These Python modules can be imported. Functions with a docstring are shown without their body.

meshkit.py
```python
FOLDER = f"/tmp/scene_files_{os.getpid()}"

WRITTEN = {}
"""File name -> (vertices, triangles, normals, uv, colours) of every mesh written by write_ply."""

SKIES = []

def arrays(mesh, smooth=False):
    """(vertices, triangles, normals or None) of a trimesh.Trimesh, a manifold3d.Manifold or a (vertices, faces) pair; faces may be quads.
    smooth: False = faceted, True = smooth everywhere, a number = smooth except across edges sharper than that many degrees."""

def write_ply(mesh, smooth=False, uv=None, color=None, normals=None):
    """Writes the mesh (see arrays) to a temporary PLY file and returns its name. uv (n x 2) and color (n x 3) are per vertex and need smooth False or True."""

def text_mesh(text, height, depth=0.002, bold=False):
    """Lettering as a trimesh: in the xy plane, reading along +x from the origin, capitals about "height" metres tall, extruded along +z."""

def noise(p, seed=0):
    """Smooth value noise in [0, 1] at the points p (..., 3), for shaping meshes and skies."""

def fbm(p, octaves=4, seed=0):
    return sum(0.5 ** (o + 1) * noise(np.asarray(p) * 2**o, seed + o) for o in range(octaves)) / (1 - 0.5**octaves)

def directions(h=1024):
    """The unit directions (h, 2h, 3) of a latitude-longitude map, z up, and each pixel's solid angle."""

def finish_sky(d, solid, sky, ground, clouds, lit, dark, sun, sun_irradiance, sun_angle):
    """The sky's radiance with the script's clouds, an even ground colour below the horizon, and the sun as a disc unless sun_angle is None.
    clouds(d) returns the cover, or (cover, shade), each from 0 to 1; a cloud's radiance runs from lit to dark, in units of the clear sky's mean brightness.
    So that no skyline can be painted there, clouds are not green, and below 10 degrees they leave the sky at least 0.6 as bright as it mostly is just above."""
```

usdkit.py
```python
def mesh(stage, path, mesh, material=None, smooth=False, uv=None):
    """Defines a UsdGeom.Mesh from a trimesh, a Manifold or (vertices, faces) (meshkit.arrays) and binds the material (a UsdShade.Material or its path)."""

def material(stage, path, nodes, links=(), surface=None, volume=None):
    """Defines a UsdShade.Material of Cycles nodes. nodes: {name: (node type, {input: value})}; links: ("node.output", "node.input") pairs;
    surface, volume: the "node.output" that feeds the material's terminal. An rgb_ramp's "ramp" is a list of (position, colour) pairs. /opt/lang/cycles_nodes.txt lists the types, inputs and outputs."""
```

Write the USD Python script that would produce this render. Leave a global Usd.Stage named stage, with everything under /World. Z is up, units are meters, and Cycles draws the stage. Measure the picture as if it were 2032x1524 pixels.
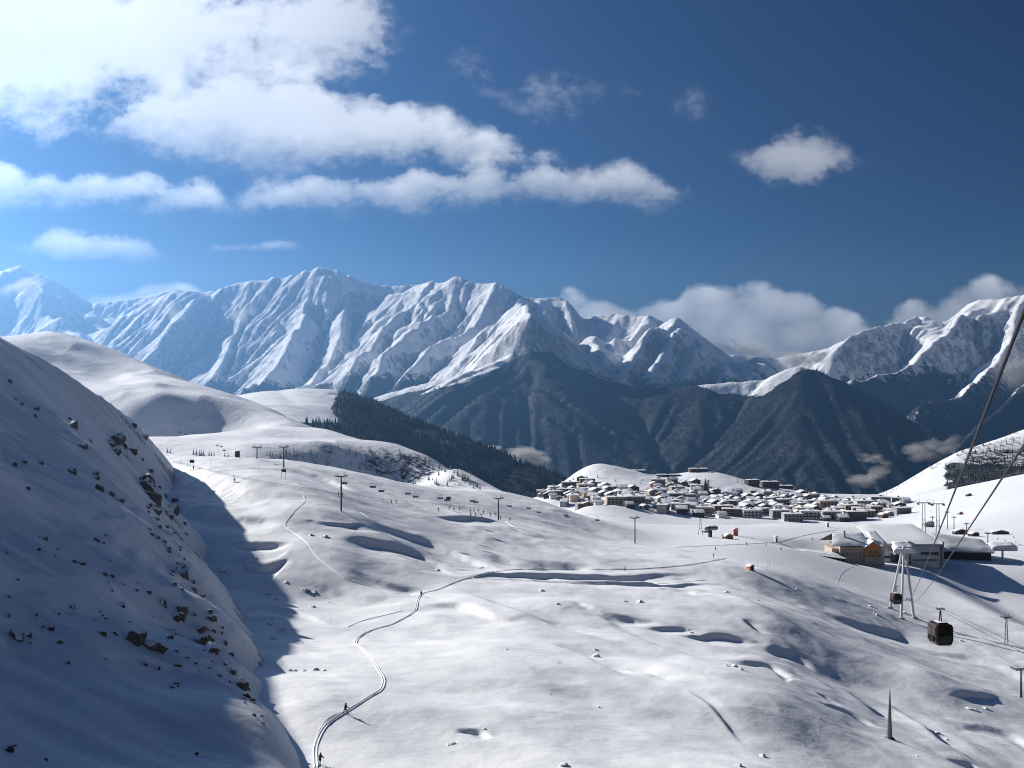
import math, random
import numpy as np
import trimesh
import usdkit
import meshkit
from pxr import Usd, UsdGeom, UsdLux, UsdShade, Gf, Sdf, Vt
from scipy.interpolate import RBFInterpolator, LinearNDInterpolator
from scipy.ndimage import map_coordinates, gaussian_filter, zoom as nd_zoom
from scipy.spatial import cKDTree

stage = Usd.Stage.CreateInMemory()
UsdGeom.SetStageUpAxis(stage, UsdGeom.Tokens.z)
UsdGeom.SetStageMetersPerUnit(stage, 1.0)
UsdGeom.Xform.Define(stage, '/World')
UsdGeom.Scope.Define(stage, '/World/Looks')

# ------------------------------------------------------------------ camera
F, CX, CY = 2080.0, 1016.0, 762.0          # focal length and centre in photograph pixels
cam = UsdGeom.Camera.Define(stage, '/World/camera')
cam.CreateHorizontalApertureAttr(36.0)
cam.CreateVerticalApertureAttr(27.0)
cam.CreateFocalLengthAttr(36.0 * F / 2032.0)
cam.CreateClippingRangeAttr(Gf.Vec2f(0.5, 100000.0))
cam.AddRotateXOp().Set(90.0)
cam.CreateExposureAttr(0.66)

# ------------------------------------------------------------------ sun and sky
SUN_AZ, SUN_EL = math.radians(-52.0), math.radians(25.0)
SUN = np.array([math.sin(SUN_AZ) * math.cos(SUN_EL), math.cos(SUN_AZ) * math.cos(SUN_EL), math.sin(SUN_EL)])
sun = UsdLux.DistantLight.Define(stage, '/World/sun')
sun.CreateIntensityAttr(1.25)
sun.CreateAngleAttr(0.5)
sun.CreateNormalizeAttr(True)
sun.CreateColorAttr(Gf.Vec3f(1.0, 0.955, 0.90))
sun.AddRotateZOp().Set(-math.degrees(SUN_AZ))
sun.AddRotateXOp().Set(math.degrees(SUN_EL) - 90.0)
SKY_STRENGTH = 0.05


class Graph:
    """A shader graph under construction: calls return output names."""
    def __init__(self):
        self.nodes, self.links, self.k = {}, [], 0

    def n(self, kind, out, **kw):
        self.k += 1
        name = 'n%d' % self.k
        vals = {}
        for key, v in kw.items():
            if isinstance(v, str) and v.startswith('@'):
                self.links.append((v[1:], name + '.' + key))
            else:
                vals[key] = v
        self.nodes[name] = (kind, vals)
        return '@' + name + '.' + out

    def m(self, op, a, b=0.0, c=0.0):
        return self.n('math', 'value', math_type=op, value1=a, value2=b, value3=c)

    def add(self, a, b): return self.m('add', a, b)
    def sub(self, a, b): return self.m('subtract', a, b)
    def mul(self, a, b): return self.m('multiply', a, b)

    def step(self, x, lo, hi, t0=0.0, t1=1.0):
        return self.n('map_range', 'result', range_type='smoothstep', value=x, from_min=lo, from_max=hi, to_min=t0, to_max=t1, clamp=True)

    def lin(self, x, lo, hi, t0=0.0, t1=1.0):
        return self.n('map_range', 'result', range_type='linear', value=x, from_min=lo, from_max=hi, to_min=t0, to_max=t1, clamp=True)

    def mix(self, f, a, b):
        return self.n('mix_color', 'result', blend_type='mix', fac=f, a=a, b=b)

    def noise(self, vec, scale, detail=4.0, rough=0.5, out='fac', **kw):
        return self.n('noise_texture', out, vector=vec, scale=scale, detail=detail, roughness=rough, **kw)

    def done(self, path, surface=None, volume=None):
        return usdkit.material(stage, path, self.nodes, self.links, surface=surface and surface[1:], volume=volume and volume[1:])


def U(px): return (px - CX) / F
def V(py): return (CY - py) / F


def sky_material():
    g = Graph()
    d = g.n('texture_coordinate', 'generated')
    sx = g.n('separate_xyz', 'x', vector=d)
    node = sx.rsplit('.', 1)[0]
    x, y, z = node + '.x', node + '.y', node + '.z'
    sky = g.n('sky_texture', 'color', sky_type='single_scattering', sun_disc=False, sun_elevation=SUN_EL, sun_rotation=SUN_AZ,
              altitude=2200.0, air_density=1.0, aerosol_density=0.35, ozone_density=1.6)
    yy = g.m('maximum', y, 0.12)
    u, v = g.m('divide', x, yy), g.m('divide', z, yy)
    front = g.step(y, 0.15, 0.45)
    vec = g.n('combine_xyz', 'vector', x=u, y=g.mul(v, 1.35), z=0.3)
    big = g.sub(g.noise(vec, 6.5, 5.0, 0.55), 0.5)
    fine = g.sub(g.noise(vec, 19.0, 7.0, 0.62), 0.5)
    fine2 = g.sub(g.noise(vec, 60.0, 5.0, 0.6), 0.5)
    fine = g.add(fine, g.mul(fine2, 0.35))
    puff = g.n('voronoi_texture', 'distance', vector=vec, scale=26.0, feature='f1')
    puff = g.sub(0.42, puff)
    fac = g.lin(u, -0.8, 0.8)
    clear = None
    shade_acc = None
    # name, [(px, top row, bottom row, density)], noise amplitude, top softness, bottom softness, brightness
    bands = [
        ('mass', [(-600, -300, 200, 0.9), (-100, -200, 268, 1), (0, -200, 265, 1), (100, -150, 252, 1), (170, -120, 232, 1), (260, -60, 215, 1), (300, -60, 240, .97), (450, -60, 215, .95), (560, -60, 190, .9), (660, -50, 160, .8), (720, -30, 150, .7), (775, 20, 95, .45), (830, 60, 70, 0), (1500, 60, 70, 0)], 0.075, 0.042, 0.055, 1.04),
        ('belly', [(150, 260, 262, 0), (230, 215, 285, .6), (290, 175, 300, 1), (400, 150, 318, 1), (520, 135, 318, 1), (640, 150, 330, 1), (720, 185, 330, 1), (800, 200, 330, 1), (880, 215, 325, 1), (940, 245, 322, 1), (1010, 268, 335, 1), (1080, 278, 345, .95), (1130, 312, 348, .6), (1170, 340, 345, 0), (1500, 340, 345, 0)], 0.028, 0.018, 0.040, .95),
        ('left_band', [(-700, 290, 420, 1), (-100, 300, 415, 1), (0, 310, 408, 1), (50, 345, 405, 1), (130, 342, 403, 1), (200, 338, 403, 1), (280, 345, 408, 1), (350, 358, 412, 1), (420, 360, 415, 1), (455, 385, 412, .8), (480, 395, 405, 0), (900, 395, 405, 0)], 0.016, 0.013, 0.028, .98),
        ('mid_band', [(450, 385, 410, .3), (480, 368, 412, 1), (540, 362, 412, 1), (640, 342, 408, 1), (700, 352, 405, 1), (800, 335, 405, 1), (900, 325, 402, 1), (960, 315, 395, 1), (1050, 320, 385, .95), (1130, 330, 392, .95), (1210, 322, 398, .95), (1290, 338, 398, .95), (1350, 362, 395, .8), (1395, 372, 385, .5), (1420, 378, 380, 0), (1900, 378, 380, 0)], 0.02, 0.014, 0.030, .88),
        ('lens', [(-20, 490, 492, 0), (25, 480, 496, .8), (70, 462, 500, 1), (110, 452, 505, 1), (170, 455, 508, 1), (230, 465, 508, .95), (260, 462, 508, .95), (300, 480, 508, .7), (340, 500, 512, .2), (360, 505, 508, 0), (700, 505, 508, 0)], 0.012, 0.010, 0.018, .92),
        ('wisp', [(400, 490, 492, 0), (425, 484, 496, .7), (480, 482, 496, .8), (510, 484, 496, .6), (550, 478, 494, .8), (580, 480, 492, .5), (600, 488, 490, 0), (900, 488, 490, 0)], 0.008, 0.006, 0.010, .8),
        ('lone', [(1410, 300, 302, 0), (1450, 288, 325, .35), (1490, 290, 345, .7), (1530, 275, 360, .9), (1580, 262, 365, .95), (1630, 268, 362, .92), (1670, 295, 345, .8), (1700, 315, 335, .5), (1730, 322, 330, .12), (1790, 318, 325, .1), (1820, 320, 321, 0)], 0.026, 0.022, 0.026, .66),
        ('high_wisps', [(820, 130, 150, 0), (900, 128, 165, .18), (960, 110, 170, .3), (1050, 140, 190, .28), (1130, 165, 205, .3), (1200, 165, 195, .12), (1300, 160, 190, .35), (1370, 185, 215, .28), (1420, 205, 225, 0), (2000, 205, 225, 0)], 0.06, 0.03, 0.03, .6),
        ('low_left', [(150, 600, 640, 0), (190, 588, 640, .6), (250, 578, 640, .8), (300, 562, 640, .9), (350, 560, 640, .9), (400, 574, 640, .8), (440, 592, 640, 0), (900, 592, 640, 0)], 0.007, 0.006, 0.01, .8),
        ('low_mid', [(1080, 620, 700, 0), (1110, 588, 700, .9), (1160, 583, 700, 1), (1230, 588, 700, 1), (1290, 594, 700, 1), (1335, 606, 700, 1), (1350, 585, 700, 1), (1362, 566, 700, 1), (1420, 574, 720, 1), (1450, 562, 720, 1), (1466, 556, 720, 1), (1490, 570, 720, 1), (1530, 566, 720, 1), (1590, 578, 720, 1), (1640, 596, 720, 1), (1690, 622, 720, 1), (1730, 648, 720, .8), (1760, 665, 720, .3), (1790, 690, 720, 0), (2100, 690, 720, 0)], 0.017, 0.009, 0.03, .80),
        ('low_right', [(1730, 660, 700, 0), (1752, 640, 700, .9), (1775, 612, 700, 1), (1810, 598, 700, 1), (1850, 594, 700, 1), (1890, 570, 700, 1), (1930, 553, 700, 1), (1960, 560, 700, 1), (1985, 572, 700, 1), (2040, 566, 700, 1), (2150, 560, 700, 1), (2500, 590, 700, .9)], 0.017, 0.009, 0.03, .80),
    ]
    cols = None
    for name, pts, amp, st, sb, br in bands:
        us = [U(p[0]) for p in pts]
        xs = np.linspace(-0.8, 0.8, 256)
        top = np.interp(xs, us, [V(p[1]) for p in pts])
        bot = np.interp(xs, us, [V(p[2]) for p in pts])
        den = np.interp(xs, us, [p[3] for p in pts])
        tab = np.stack([top + 0.2, bot + 0.2, den], 1)
        r = g.n('rgb_ramp', 'color', fac=fac, ramp=[(i / 255.0, tuple(tab[i])) for i in range(256)])
        sp = g.n('separate_color', 'r', color=r).rsplit('.', 1)[0]
        t, b, dn = g.sub(sp + '.r', 0.2), g.sub(sp + '.g', 0.2), sp + '.b'
        cum = name.startswith('low_')
        rag = g.add(g.mul(big, amp * (0.7 if cum else 1.15)), g.mul(fine, amp * (1.9 if cum else 1.7)))
        if cum or name in ('belly', 'left_band', 'mid_band', 'lens'):
            rag_t = g.add(rag, g.mul(puff, amp * (1.6 if cum else 0.9)))
        else:
            rag_t = rag
        ct = g.step(g.add(g.sub(t, v), rag_t), -st * .5, st)
        cb = g.step(g.add(g.sub(v, b), rag), -sb * .5, sb)
        core = g.mul(g.mul(ct, cb), dn)
        if not cum:
            # thin places: the cloud breaks up where the noise is low
            core = g.mul(core, g.step(g.add(g.add(core, g.mul(fine, 0.9)), g.mul(big, 1.1)), -0.15, 0.45))
        core = g.mul(core, front)
        # brightness: lit upper side, greyer belly
        hgt = g.n('map_range', 'result', range_type='linear', value=v, from_min=b, from_max=t, to_min=(0.80 if not cum else 0.62), to_max=1.0, clamp=True)
        bri = g.mul(hgt, g.add(br, g.add(g.mul(fine, 0.75), g.mul(puff, 0.55)) if cum else g.mul(fine, 0.16)))
        if cols is None:
            cols, clear = bri, core
        else:
            cols = g.n('mix_float', 'result', fac=core, a=cols, b=bri)
            clear = g.sub(g.add(clear, core), g.mul(clear, core))
    # behind the camera and overhead: the same broken cloud, in plan
    zz = g.m('maximum', z, 0.06)
    pl = g.n('combine_xyz', 'vector', x=g.m('divide', x, zz), y=g.m('divide', y, zz), z=2.0)
    cl2 = g.noise(pl, 0.75, 6.0, 0.58)
    back = g.mul(g.mul(g.step(cl2, 0.56, 0.70), g.sub(1.0, front)), g.step(z, 0.05, 0.25, 0.0, 0.85))
    cols = g.n('mix_float', 'result', fac=back, a=cols, b=0.7)
    clear = g.sub(g.add(clear, back), g.mul(clear, back))
    # side away from the sun is dimmer
    side = g.lin(u, -0.5, 0.5, 1.06, 0.92)
    c = g.mul(g.mul(cols, side), CLOUD)
    cloud = g.n('combine_color', 'color', color_type='rgb', r=g.mul(c, 0.985), g=g.mul(c, 0.99), b=g.mul(c, 1.02))
    sky2 = g.n('hsv', 'color', hue=SKY_HUE, saturation=SKY_SAT, value=SKY_VAL, fac=1.0, color=sky)
    # clear sky deepens away from the sun
    dot = g.n('vector_math', 'value', math_type='dot_product', vector1=d, vector2=tuple(SUN))
    deepen = g.lin(dot, 0.30, 0.95, 0.62, 1.15)
    sky2 = g.n('vector_math', 'vector', math_type='scale', vector1=sky2, scale=deepen)
    col = g.mix(clear, sky2, cloud)
    out = g.n('background_shader', 'background', color=col, strength=SKY_STRENGTH)
    return g.done('/World/Looks/sky', surface=out)


HAZE_COLOR, HAZE_DENSITY = (0.23, 0.52, 1.0), 5.2e-5
CLOUD, SKY_SAT, SKY_VAL, SKY_HUE = 12.3, 1.8, 0.33, 0.528
dome = UsdLux.DomeLight.Define(stage, '/World/sky')
UsdShade.MaterialBindingAPI.Apply(dome.GetPrim()).Bind(sky_material())
dome.GetPrim().SetCustomDataByKey('kind', 'structure')

# ------------------------------------------------------------------ names, labels, small mesh helpers
taken = {}


def numbered(name, parent='/World'):
    k = taken.get((parent, name), 0)
    taken[(parent, name)] = k + 1
    return name if k == 0 else '%s_%03d' % (name, k)


def tag(prim, label=None, cat=None, group=None, kind=None):
    p = prim.GetPrim() if hasattr(prim, 'GetPrim') else prim
    for key, v in (('label', label), ('category', cat), ('group', group), ('kind', kind)):
        if v:
            p.SetCustomDataByKey(key, v)
    return p


def obj(name, mesh, mat, parent=None, smooth=False, label=None):
    par = str(parent.GetPath()) if parent is not None else '/World'
    m = usdkit.mesh(stage, par + '/' + numbered(name, par), mesh, mat, smooth)
    if label:
        tag(m, label)
    return m.GetPrim()


def thing(name, loc=(0, 0, 0), rz=0.0, scale=None):
    x = UsdGeom.Xform.Define(stage, '/World/' + numbered(name))
    x.AddTranslateOp().Set(Gf.Vec3d(*map(float, loc)))
    if rz:
        x.AddRotateZOp().Set(math.degrees(rz))
    if scale is not None:
        x.AddScaleOp().Set(Gf.Vec3f(*scale) if np.ndim(scale) else Gf.Vec3f(scale, scale, scale))
    return x.GetPrim()


def copy_of(root, name, loc, rz=0.0, scale=None):
    r = thing(name, loc, rz, scale)
    r.GetReferences().AddInternalReference(root.GetPath())
    r.SetInstanceable(True)
    return r


def primvar(mesh_prim, name, values):
    UsdGeom.PrimvarsAPI(mesh_prim).CreatePrimvar(name, Sdf.ValueTypeNames.FloatArray, 'vertex').Set(Vt.FloatArray.FromNumpy(np.asarray(values, np.float32)))


def grid_faces(nr, nc):
    i, j = np.meshgrid(np.arange(nr - 1), np.arange(nc - 1), indexing='ij')
    a = (i * nc + j).ravel()
    return np.vstack([np.stack([a, a + 1, a + nc + 1], 1), np.stack([a, a + nc + 1, a + nc], 1)])


def ss(x, a, b):
    t = np.clip((x - a) / (b - a), 0, 1)
    return t * t * (3 - 2 * t)


def nz(x, y, s, octaves=4, seed=0):
    """fbm in the plane, about -0.5 .. 0.5"""
    return meshkit.fbm(np.stack([x / s + 31.7, y / s + 17.3, np.full_like(x, seed * 7.31 + 0.5)], -1), octaves, seed) - 0.5


def P(px, py, D):
    return np.array([U(px) * D, D, V(py) * D])


# ------------------------------------------------------------------ near snow field: measured heights
# column px: [(row, D)] seen points; ('z', D, z) hidden points
near_cols = {
    -300: [('z', 60, -58), ('z', 160, -60), ('z', 260, -62), ('z', 400, -50), ('z', 520, -34)],
    0: [('z', 60, -58), ('z', 160, -60), ('z', 260, -62), ('z', 400, -50), ('z', 520, -32), ('z', 700, -45)],
    200: [('z', 60, -58), ('z', 160, -60), ('z', 260, -62), ('z', 340, -62), ('z', 430, -58), ('z', 520, -47), ('z', 650, -54)],
    330: [('z', 160, -60), ('z', 260, -62), ('z', 330, -63), (1030, 392), (960, 450), (903, 570), ('z', 700, -62)],
    450: [('z', 160, -60), (1300, 240), (1200, 300), (1100, 370), (1050, 398), (1000, 430), (962, 468), (905, 570), ('z', 680, -62)],
    650: [('z', 60, -58), (1524, 158), (1410, 185), (1300, 240), (1250, 280), (1178, 340), (1100, 372), (1014, 425), (960, 505), (928, 580), ('z', 680, -70)],
    836: [('z', 60, -58), (1524, 160), (1450, 180), (1350, 220), (1250, 285), (1178, 350), (1100, 405), (1050, 450), (1000, 530), (962, 620), ('z', 720, -85)],
    1016: [('z', 60, -58), (1524, 165), (1400, 200), (1300, 245), (1200, 320), (1140, 395), (1080, 465), (1040, 520), (1000, 600), (980, 660), ('z', 760, -95)],
    1160: [(1524, 168), (1400, 208), (1300, 260), (1200, 335), (1130, 425), (1080, 500), (1040, 600), (1022, 680), ('z', 850, -135), ('z', 1000, -152), (1006, 1230)],
    1300: [('z', 60, -60), (1524, 172), (1400, 216), (1300, 275), (1200, 352), (1130, 450), (1078, 585), (1050, 700), (1043, 780), ('z', 950, -147), (1024, 1240)],
    1500: [(1524, 178), (1400, 226), (1300, 288), (1200, 368), (1130, 478), (1080, 605), (1055, 720), (1042, 880), ('z', 1050, -153), (1032, 1260)],
    1700: [('z', 60, -64), (1524, 205), (1465, 235), (1350, 315), (1250, 415), (1180, 510), (1130, 592), (1092, 672), (1060, 790), (1046, 930), ('z', 1100, -161), (1036, 1260)],
    1850: [(1524, 220), (1465, 248), (1350, 332), (1255, 466), (1180, 563), (1140, 622), (1088, 745), (1060, 880), (1040, 1080), (1000, 1400), (978, 1600), ('z', 1800, -210)],
    2032: [('z', 60, -70), (1524, 248), (1450, 302), (1382, 370), (1330, 415), (1280, 462), (1220, 528), (1180, 582), (1110, 690), (1080, 770), (1050, 890), (1000, 1150), (960, 1400), (941, 1550), ('z', 1800, -190)],
    2300: [('z', 60, -75), (1524, 268), (1382, 398), (1280, 500), (1180, 640), (1050, 900), (960, 1300), (915, 1550), ('z', 1800, -170)],
    # village shelf
    1090: [(992, 1400), (982, 1600), ('z', 1900, -205), ('z', 2200, -330)],
    1130: [(990, 1420), (968, 1700), (958, 1800)],
    1190: [(985, 1450), (964, 1640), (934, 1850), ('z', 2100, -230)],
    1250: [(1000, 1300), (968, 1650), (937, 1860), ('z', 2100, -235)],
    1320: [(1000, 1400), (972, 1660), (948, 1850), ('z', 2150, -260)],
    1400: [(1010, 1400), (978, 1660), (941, 1890), ('z', 2150, -260)],
    1460: [(1012, 1400), (985, 1650), (952, 1900), ('z', 2150, -280)],
    1560: [(1016, 1400), (992, 1650), (975, 1900), ('z', 2150, -290)],
    1660: [(1018, 1400), (1000, 1650), (988, 1950), ('z', 2200, -310)],
    1750: [(1018, 1380), (998, 1600), (982, 1900), ('z', 2200, -310)],
}
ctrl = []
for px, pts in near_cols.items():
    for q in pts:
        if q[0] == 'z':
            ctrl.append((U(px), math.log(q[1]), q[2]))
        else:
            ctrl.append((U(px), math.log(q[1]), V(q[0]) * q[1]))
for u in (-0.8, -0.5, -0.25, 0.0):
    for D, z in ((900, -140), (1300, -220), (2000, -350), (2700, -520)):
        ctrl.append((u, math.log(D), z))
for u in (0.2, 0.4, 0.6, 0.8):
    ctrl.append((u, math.log(2700), -520.0))
ctrl = np.array(ctrl)
near_tps = RBFInterpolator(ctrl[:, :2], ctrl[:, 2], kernel='thin_plate_spline', smoothing=1e-4)

U0, U1 = -0.62, 0.62
NU = 770
rows_s = np.concatenate([np.linspace(math.log(a), math.log(b), n, endpoint=False) for a, b, n in ((55.0, 140.0, 50), (140.0, 700.0, 720), (700.0, 1200.0, 110), (1200.0, 2100.0, 150), (2100.0, 2650.0, 30))] + [[math.log(2650.0)]])
NR = len(rows_s)
S0, S1 = math.log(50.0), math.log(2650.0)
_cu, _cs = np.linspace(U0, U1, 170), np.linspace(S0, S1, 170)
_gu, _gs = np.meshgrid(_cu, _cs)
_base = near_tps(np.stack([_gu.ravel(), _gs.ravel()], 1)).reshape(_gu.shape)


def base_z(u, s):
    return map_coordinates(_base, [(np.asarray(s) - S0) / (S1 - S0) * 169, (np.asarray(u) - U0) / (U1 - U0) * 169], order=3, mode='nearest')


def march(f, px, py, d0=60.0, d1=2600.0, n=1400):
    """Where the ray of a photograph pixel first meets the surface z = f(u, ln D)."""
    s = np.linspace(math.log(d0), math.log(d1), n)
    z = V(py) * np.exp(s)
    h = f(np.full(n, U(px)), s)
    k = np.nonzero(h >= z)[0]
    if not len(k):
        return None
    k = k[0]
    if k == 0:
        return np.array([U(px) * math.exp(s[0]), math.exp(s[0]), h[0]])
    a, b = z[k - 1] - h[k - 1], h[k] - z[k]
    t = a / (a + b + 1e-12)
    sm = s[k - 1] + t * (s[k] - s[k - 1])
    D = math.exp(sm)
    return np.array([U(px) * D, D, V(py) * D])


gu, gs = np.meshgrid(np.linspace(U0, U1, NU), rows_s)
gD = np.exp(gs)
gx, gy = gu * gD, gD
gz = base_z(gu, gs)

# hollows and banks in the snow, each a step down that turns away from the sun: polyline in photograph pixels, thickness of the dark side, softness
banks = [
    ([(290, 905), (398, 940), (477, 966), (540, 982), (590, 984)], 46, 1.2),
    ([(345, 964), (410, 1005), (457, 1021), (526, 1029), (560, 1031)], 16, .9),
    ([(470, 1083), (520, 1085), (570, 1082)], 18, .8), ([(488, 1117), (520, 1135), (570, 1120)], 24, .6),
    ([(612, 936), (650, 948), (695, 970)], 15, .9), ([(615, 1033), (660, 1039), (712, 1035)], 6, .7),
    ([(765, 1043), (841, 1062), (903, 1089), (965, 1118), (998, 1132)], 15, .8),
    ([(690, 1066), (755, 1074), (807, 1086), (870, 1108)], 17, 1.3), ([(815, 1106), (869, 1127), (905, 1142)], 10, .7),
    ([(868, 1026), (920, 1031), (980, 1034)], 8, .9), ([(990, 1098), (1065, 1118), (1120, 1122)], 15, 1.4),
    ([(950, 1150), (985, 1141), (1040, 1140), (1130, 1141), (1230, 1140), (1330, 1137)], 17, .8),
    ([(1035, 1150), (1100, 1156), (1200, 1160), (1320, 1158), (1400, 1153)], 8, .9),
    ([(850, 1203), (924, 1201), (979, 1220), (1040, 1226)], 12, .8), ([(925, 1188), (1030, 1212), (1099, 1234), (1160, 1252)], 20, 1.7),
    ([(1150, 1195), (1200, 1208), (1255, 1216), (1300, 1222)], 15, 1.1), ([(1100, 1280), (1158, 1300), (1218, 1332)], 21, 1.0),
    ([(1248, 1322), (1280, 1335), (1315, 1352)], 13, 1.0), 
    ([(925, 1438), (950, 1440), (975, 1452)], 19, .7), ([(1460, 1298), (1516, 1304), (1575, 1336)], 16, 1.2),
    ([(1360, 1247), (1408, 1244), (1451, 1251), (1495, 1264)], 14, .8), ([(1474, 1228), (1488, 1240), (1504, 1250)], 11, .6),
    ([(1518, 1274), (1555, 1282), (1590, 1296)], 20, 1.8), ([(1640, 1212), (1714, 1238), (1790, 1252)], 15, 1.8),
    ([(1620, 1376), (1652, 1395)], 11, .7), ([(1688, 1365), (1710, 1380), (1732, 1403)], 20, .9),
    ([(1640, 1400), (1696, 1418), (1735, 1437)], 17, .9), ([(1370, 1378), (1408, 1400), (1440, 1428), (1464, 1452)], 6, .8),
    ([(1890, 1374), (1930, 1378), (1970, 1381)], 13, .9), ([(1880, 1505), (1910, 1506), (1945, 1520)], 22, .8),
    ([(1300, 1166), (1340, 1168), (1390, 1176)], 20, 1.8), ([(1285, 1230), (1330, 1230), (1380, 1236)], 14, 1.2),
    ([(1775, 1392), (1833, 1430), (1876, 1466), (1915, 1490)], 8, .8), ([(1050, 1108), (1110, 1112), (1150, 1116)], 16, 2.0),
    
    
    ([(1180, 1205), (1280, 1262), (1390, 1310)], 9, 2.4), ([(1870, 1290), (1960, 1310), (2040, 1340)], 8, 2.4), ([(1900, 1420), (1990, 1440), (2060, 1470)], 8, 2.4),
    ([(560, 1200), (600, 1210), (650, 1230)], 8, 1.5), ([(640, 1160), (720, 1185), (800, 1196)], 9, 2.0), ([(720, 1140), (790, 1163), (840, 1170)], 8, 1.6),
]


def densify(pts, n=40):
    p = np.array(pts, float)
    t = np.r_[0, np.cumsum(np.linalg.norm(np.diff(p, axis=0), axis=1))]
    k = np.linspace(0, t[-1], n)
    from scipy.interpolate import PchipInterpolator
    if len(p) > 2:
        return np.stack([PchipInterpolator(t, p[:, i])(k) for i in range(p.shape[1])], 1)
    return np.stack([np.interp(k, t, p[:, i]) for i in range(p.shape[1])], 1)


rng = np.random.default_rng(11)
flat = np.stack([gx.ravel(), gy.ravel()], 1)
dz = np.zeros(len(flat))
wob = nz(gx, gy, 14.0, 4, 3).ravel()
wob2 = nz(gx, gy, 4.0, 3, 4).ravel()
all_xy = cKDTree(flat)
from scipy.ndimage import gaussian_filter1d
for pts, th, soft in banks:
    pix = densify(pts, 60)
    g3 = [march(base_z, a, b) for a, b in pix]
    line = np.array([q[:2] for q in g3 if q is not None])
    if len(line) < 12:
        continue
    st = np.linalg.norm(np.diff(line, axis=0), axis=1)
    cuts = np.r_[0, np.nonzero(st > 4.5 * np.median(st) + 0.5)[0] + 1, len(line)]
    run = max(range(len(cuts) - 1), key=lambda i: cuts[i + 1] - cuts[i])
    line = line[cuts[run]:cuts[run + 1]]
    if len(line) < 10:
        continue
    line = gaussian_filter1d(line, 4.5, axis=0, mode='nearest')
    D = np.median(line[:, 1])
    A = th * D / 2600.0 * (0.8 if th > 12 else 1.0) * (0.7 if abs(pts[-1][0] - pts[0][0]) < 100 else 1.0)
    w = A * 1.75 * soft
    c0, chord = line[0], line[-1] - line[0]
    L = np.linalg.norm(chord)
    ex = chord / L
    ey = np.array([ex[1], -ex[0]])
    ey = ey * np.sign(ey @ np.array([0.6, -0.8]))          # the low side lies away from the sun
    lx, ly = (line - c0) @ ex, (line - c0) @ ey
    keep = np.r_[True, lx[1:] > np.maximum.accumulate(lx)[:-1] + 1e-3]
    fx = np.linspace(-0.3 * L, 1.3 * L, 240)
    fy = gaussian_filter1d(np.interp(fx, lx[keep], ly[keep]), 5.0, mode='nearest')
    slope = gaussian_filter1d(np.gradient(fy, fx), 3.0)
    reach = 0.62 * L + 9.5 * w
    cand = np.array(all_xy.query_ball_point(c0 + chord / 2, reach), int)
    q = flat[cand] - c0
    qx, qy = q @ ex, q @ ey
    sgn = (qy - np.interp(qx, fx, fy)) / np.sqrt(1 + np.interp(qx, fx, slope) ** 2)
    s_ = sgn + wob[cand] * min(0.9 * w, 3.5) + wob2[cand] * min(0.25 * w, 0.7)
    t = qx / L
    end = ss(t, -0.25, 0.25) * (1 - ss(t, 0.70, 1.25)) * (0.9 + 0.6 * wob[cand])
    low = ss(s_, -0.25 * w, w)
    lift = 0.26 * np.exp(-((s_ + 1.0 * w) / (1.5 * w)) ** 2)
    rec = 1 - ss(s_, 1.0 * w, 1.0 * w + min(7.5 * w, max(1.6 * w, 0.55 * L)))
    dz[cand] += A * end * (lift - low * rec)
gz = gz + dz.reshape(gz.shape)
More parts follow.
